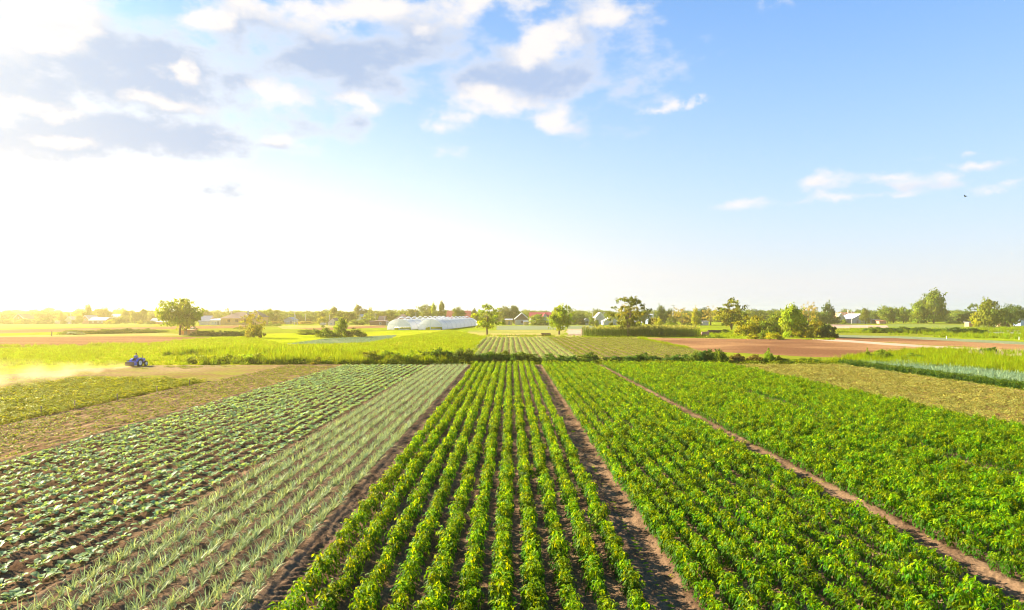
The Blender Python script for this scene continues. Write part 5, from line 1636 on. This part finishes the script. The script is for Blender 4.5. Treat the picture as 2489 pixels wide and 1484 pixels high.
tpart('steering_wheel', DARK, lambda m: (m.tube([(.16 * math.cos(a * .3927), .44 + .13 * math.sin(a * .3927), 1.12 + .09 * math.sin(a * .3927)) for a in range(17)], .016, 6, cap=False), m.tube([(0, .56, .82), (0, .44, 1.12)], .025, 6), m.box((0, .44, 1.12), (.3, .03, .02))))
tl = tpart('tiller', BLUE, lambda m: (m.box((0, -.95, .55), (1.35, .5, .06)), m.box((0, -.95, .68), (1.2, .12, .12)), m.box((.66, -.95, .38), (.04, .5, .36)), m.box((-.66, -.95, .38), (.04, .5, .36)), m.tube([(-.3, -.3, .5), (-.25, -.95, .7)], .04, 6), m.tube([(.3, -.3, .5), (.25, -.95, .7)], .04, 6), m.tube([(0, -.25, .8), (0, -.95, .74)], .035, 6)))
tpart('tiller_guard', DARK, lambda m: (m.box((0, -1.24, .42), (1.3, .03, .5)), m.box((-.35, -1.15, .86), (.3, .2, .08)), m.tube([(-.35, -1.1, .7), (-.35, -1.15, .86)], .03, 6)), tl)
def rotor(m):
    m.tube([(-.62, -.95, .24), (.62, -.95, .24)], .04, 8)
    for j in range(13):
        a = j * 1.3
        m.tube([(-.6 + j * .1, -.95, .24), (-.6 + j * .1, -.95 + .16 * math.cos(a), .24 + .16 * math.sin(a)), (-.56 + j * .1, -.95 + .21 * math.cos(a + .3), .24 + .21 * math.sin(a + .3))], [.02, .018, .01], 5)
tpart('rotor', DARK, rotor, tl)

SHIRT = plain_mat('blue_shirt', (0.16, 0.2, 0.42), 0.85, 0.1, 0.12, 8, tinted=False)
TROUS = plain_mat('dark_trousers', (0.05, 0.05, 0.07), 0.9, 0.1, tinted=False)
SKIN = plain_mat('skin', (0.42, 0.22, 0.14), 0.6, 0.3, 0.06, 10, tinted=False)
HAIR = plain_mat('dark_hair', (0.03, 0.022, 0.018), 0.8)
def skinned(name, verts, edges, radii, mat, parent, sub=2, root=0):
    me = bpy.data.meshes.new(name)
    me.from_pydata(verts, edges, [])
    o = link(name, me, parent)
    sk = o.modifiers.new('skin', 'SKIN')
    sk.use_smooth_shade = True
    for i, r in enumerate(radii):
        v = me.skin_vertices[0].data[i]
        v.radius = r if isinstance(r, tuple) else (r, r)
        v.use_root = (i == root)
    s = o.modifiers.new('sub', 'SUBSURF'); s.levels = s.render_levels = sub
    me.materials.append(mat)
    return o
def driver():
    p = thing('person', 'person in a blue shirt seated on the tractor, hands on the steering wheel', 'person', (TX, TD, 0.0), R(-8))
    p.scale = (0.84, 0.84, 0.84)
    hip = .97
    # body: pelvis, spine, neck, head, arms with hands, legs with feet: one continuous figure
    V_ = [(0, -.04, hip), (0, -.08, hip + .2), (0, -.08, hip + .4), (0, -.03, hip + .53), (0, 0.0, hip + .61), (0, .03, hip + .71), (0, .035, hip + .8)]
    E_ = [(i, i + 1) for i in range(6)]
    Rr = [(.17, .14), (.17, .13), (.19, .13), (.08, .07), (.055, .055), (.085, .098), (.06, .07)]
    for sg in (-1, 1):
        b = len(V_)
        V_ += [(sg * .19, -.06, hip + .46), (sg * .27, .0, hip + .24), (sg * .19, .27, hip + .13), (sg * .14, .36, hip + .18)]
        E_ += [(2, b), (b, b + 1), (b + 1, b + 2), (b + 2, b + 3)]
        Rr += [.07, .052, .038, .03]
        # fingers and thumb closed round the wheel rim
        hb = b + 3
        for q, (dx, dz) in enumerate(((-.03, .0), (-.012, .012), (.008, .014), (.026, .008))):
            f = len(V_)
            V_ += [(sg * .14 + dx, .41, hip + .2 + dz), (sg * .14 + dx, .43 + .004 * q, hip + .175 + dz)]
            E_ += [(hb, f), (f, f + 1)]
            Rr += [.0095, .008]
        f = len(V_)
        V_ += [(sg * .1, .37, hip + .2), (sg * .085, .4, hip + .17)]
        E_ += [(hb, f), (f, f + 1)]; Rr += [.011, .009]
        b = len(V_)
        V_ += [(sg * .1, .0, hip - .05), (sg * .17, .4, hip - .03), (sg * .16, .45, hip - .38), (sg * .16, .58, hip - .42)]
        E_ += [(0, b), (b, b + 1), (b + 1, b + 2), (b + 2, b + 3)]
        Rr += [.095, .068, .048, .035]
    skinned('body', V_, E_, Rr, SKIN, p)
    # clothing over the body
    skinned('shirt', [(0, -.05, hip + .02), (0, -.09, hip + .2), (0, -.085, hip + .4), (0, -.05, hip + .5), (-.2, -.06, hip + .46), (-.275, .0, hip + .26), (.2, -.06, hip + .46), (.275, .0, hip + .26)],
            [(0, 1), (1, 2), (2, 3), (2, 4), (4, 5), (2, 6), (6, 7)], [(.2, .165), (.205, .165), (.215, .155), (.1, .09), .09, .075, .09, .075], SHIRT, p)
    skinned('trousers', [(0, -.03, hip), (-.1, .03, hip - .04), (-.17, .41, hip - .02), (-.16, .45, hip - .34), (.1, .03, hip - .04), (.17, .41, hip - .02), (.16, .45, hip - .34)],
            [(0, 1), (1, 2), (2, 3), (0, 4), (4, 5), (5, 6)], [(.18, .15), .11, .085, .065, .11, .085, .065], TROUS, p)
    m = MB()
    hz = hip + .735
    m.lathe([(hz, .098), (hz + .05, .1), (hz + .1, .075), (hz + .125, .03), (hz + .13, .001)], 16, 'z', (0, .022, 0))
    m.obj('hair', HAIR, p, True)
    m = MB()
    for sg in (-1, 1):
        m.lathe([(-.012, .005), (0, .028), (.012, .02)], 10, 'x', (sg * .09, .03, hip + .7))
        m.box((sg * .032, .118, hip + .715), (.026, .012, .012), tint=(.15, .1, .1))
    m.box((0, .135, hip + .69), (.026, .03, .045), taper=.5); m.box((0, .12, hip + .65), (.05, .01, .012), tint=(.7, .4, .4))
    m.obj('face', SKIN, p)
driver()

# ------------------------------------------------------------------ dust behind the tiller
def dust():
    m, t, out = mat_new('dust')
    tc = t.n('ShaderNodeTexCoord')
    sep = t.n('ShaderNodeSeparateXYZ'); t.l(tc.outputs['Object'], sep.inputs[0])
    x, y, zz = sep.outputs
    wdt = t.ramp(y, -30, 0, 5.5, 1.0)
    hgt = t.ramp(y, -30, 0, 3.0, 1.1)
    u = t.math('DIVIDE', x, wdt); v = t.math('DIVIDE', zz, hgt)
    r2 = t.math('ADD', t.math('MULTIPLY', u, u), t.math('MULTIPLY', v, v))
    fall = t.math('SUBTRACT', 1.0, r2, clamp=True)
    nz = t.noise(t.vmath('MULTIPLY', tc.outputs['Object'], (.55, .3, .8)), 1.0, 4, .6)['Fac']
    dn = t.math('MULTIPLY', fall, t.ramp(nz, .42, .72))
    dn = t.math('MULTIPLY', dn, t.ramp(y, -34, -26))
    dn = t.math('MULTIPLY', dn, DUST)
    pv = t.n('ShaderNodeVolumePrincipled')
    pv.inputs['Color'].default_value = (0.8, 0.6, 0.4, 1)
    pv.inputs['Anisotropy'].default_value = 0.3
    t.l(dn, pv.inputs['Density']); t.l(pv.outputs[0], out.inputs['Volume'])
    b = MB()
    vs = []
    for (yy, w, h) in ((-34, 5.6, 3.1), (-20, 4.6, 2.6), (-8, 2.8, 1.8), (0, 1.1, 1.2)):
        for j in range(9):
            a = math.pi * j / 8
            vs.append((w * math.cos(a), yy, 0.02 + h * math.sin(a)))
    fs = [(a * 9 + j, a * 9 + j + 1, a * 9 + j + 10, a * 9 + j + 9) for a in range(3) for j in range(8)]
    fs += [(a * 9 + 8, a * 9, a * 9 + 9, a * 9 + 17) for a in range(3)]
    fs += [tuple(range(9))[::-1], tuple(range(27, 36))]
    b.add(vs, fs)
    o = b.obj('dust', m, None, loc=(TX - .2, TD - 1.2, 0.0), rz=R(3))
    bm2 = bmesh.new(); bm2.from_mesh(o.data); bmesh.ops.recalc_face_normals(bm2, faces=bm2.faces); bm2.to_mesh(o.data); bm2.free()
    tag(o, 'cream coloured dust cloud trailing behind the tractor', 'dust', kind='stuff')
DUST = 0.18
dust()

# ------------------------------------------------------------------ evening haze over the land
def haze():
    m, t, out = mat_new('haze')
    pv = t.n('ShaderNodeVolumePrincipled')
    pv.inputs['Color'].default_value = (1.0, 0.82, 0.42, 1)
    pv.inputs['Absorption Color'].default_value = (1, 1, 1, 1)
    pv.inputs['Density'].default_value = HAZE
    pv.inputs['Anisotropy'].default_value = 0.8
    t.l(pv.outputs[0], out.inputs['Volume'])
    b = MB()
    b.box((0, 1000, 13.5), (4500, 2500, 29))
    o = b.obj('haze', m)
    tag(o, 'warm evening haze over the fields', 'haze', kind='stuff')
HAZE = 0.0005
haze()
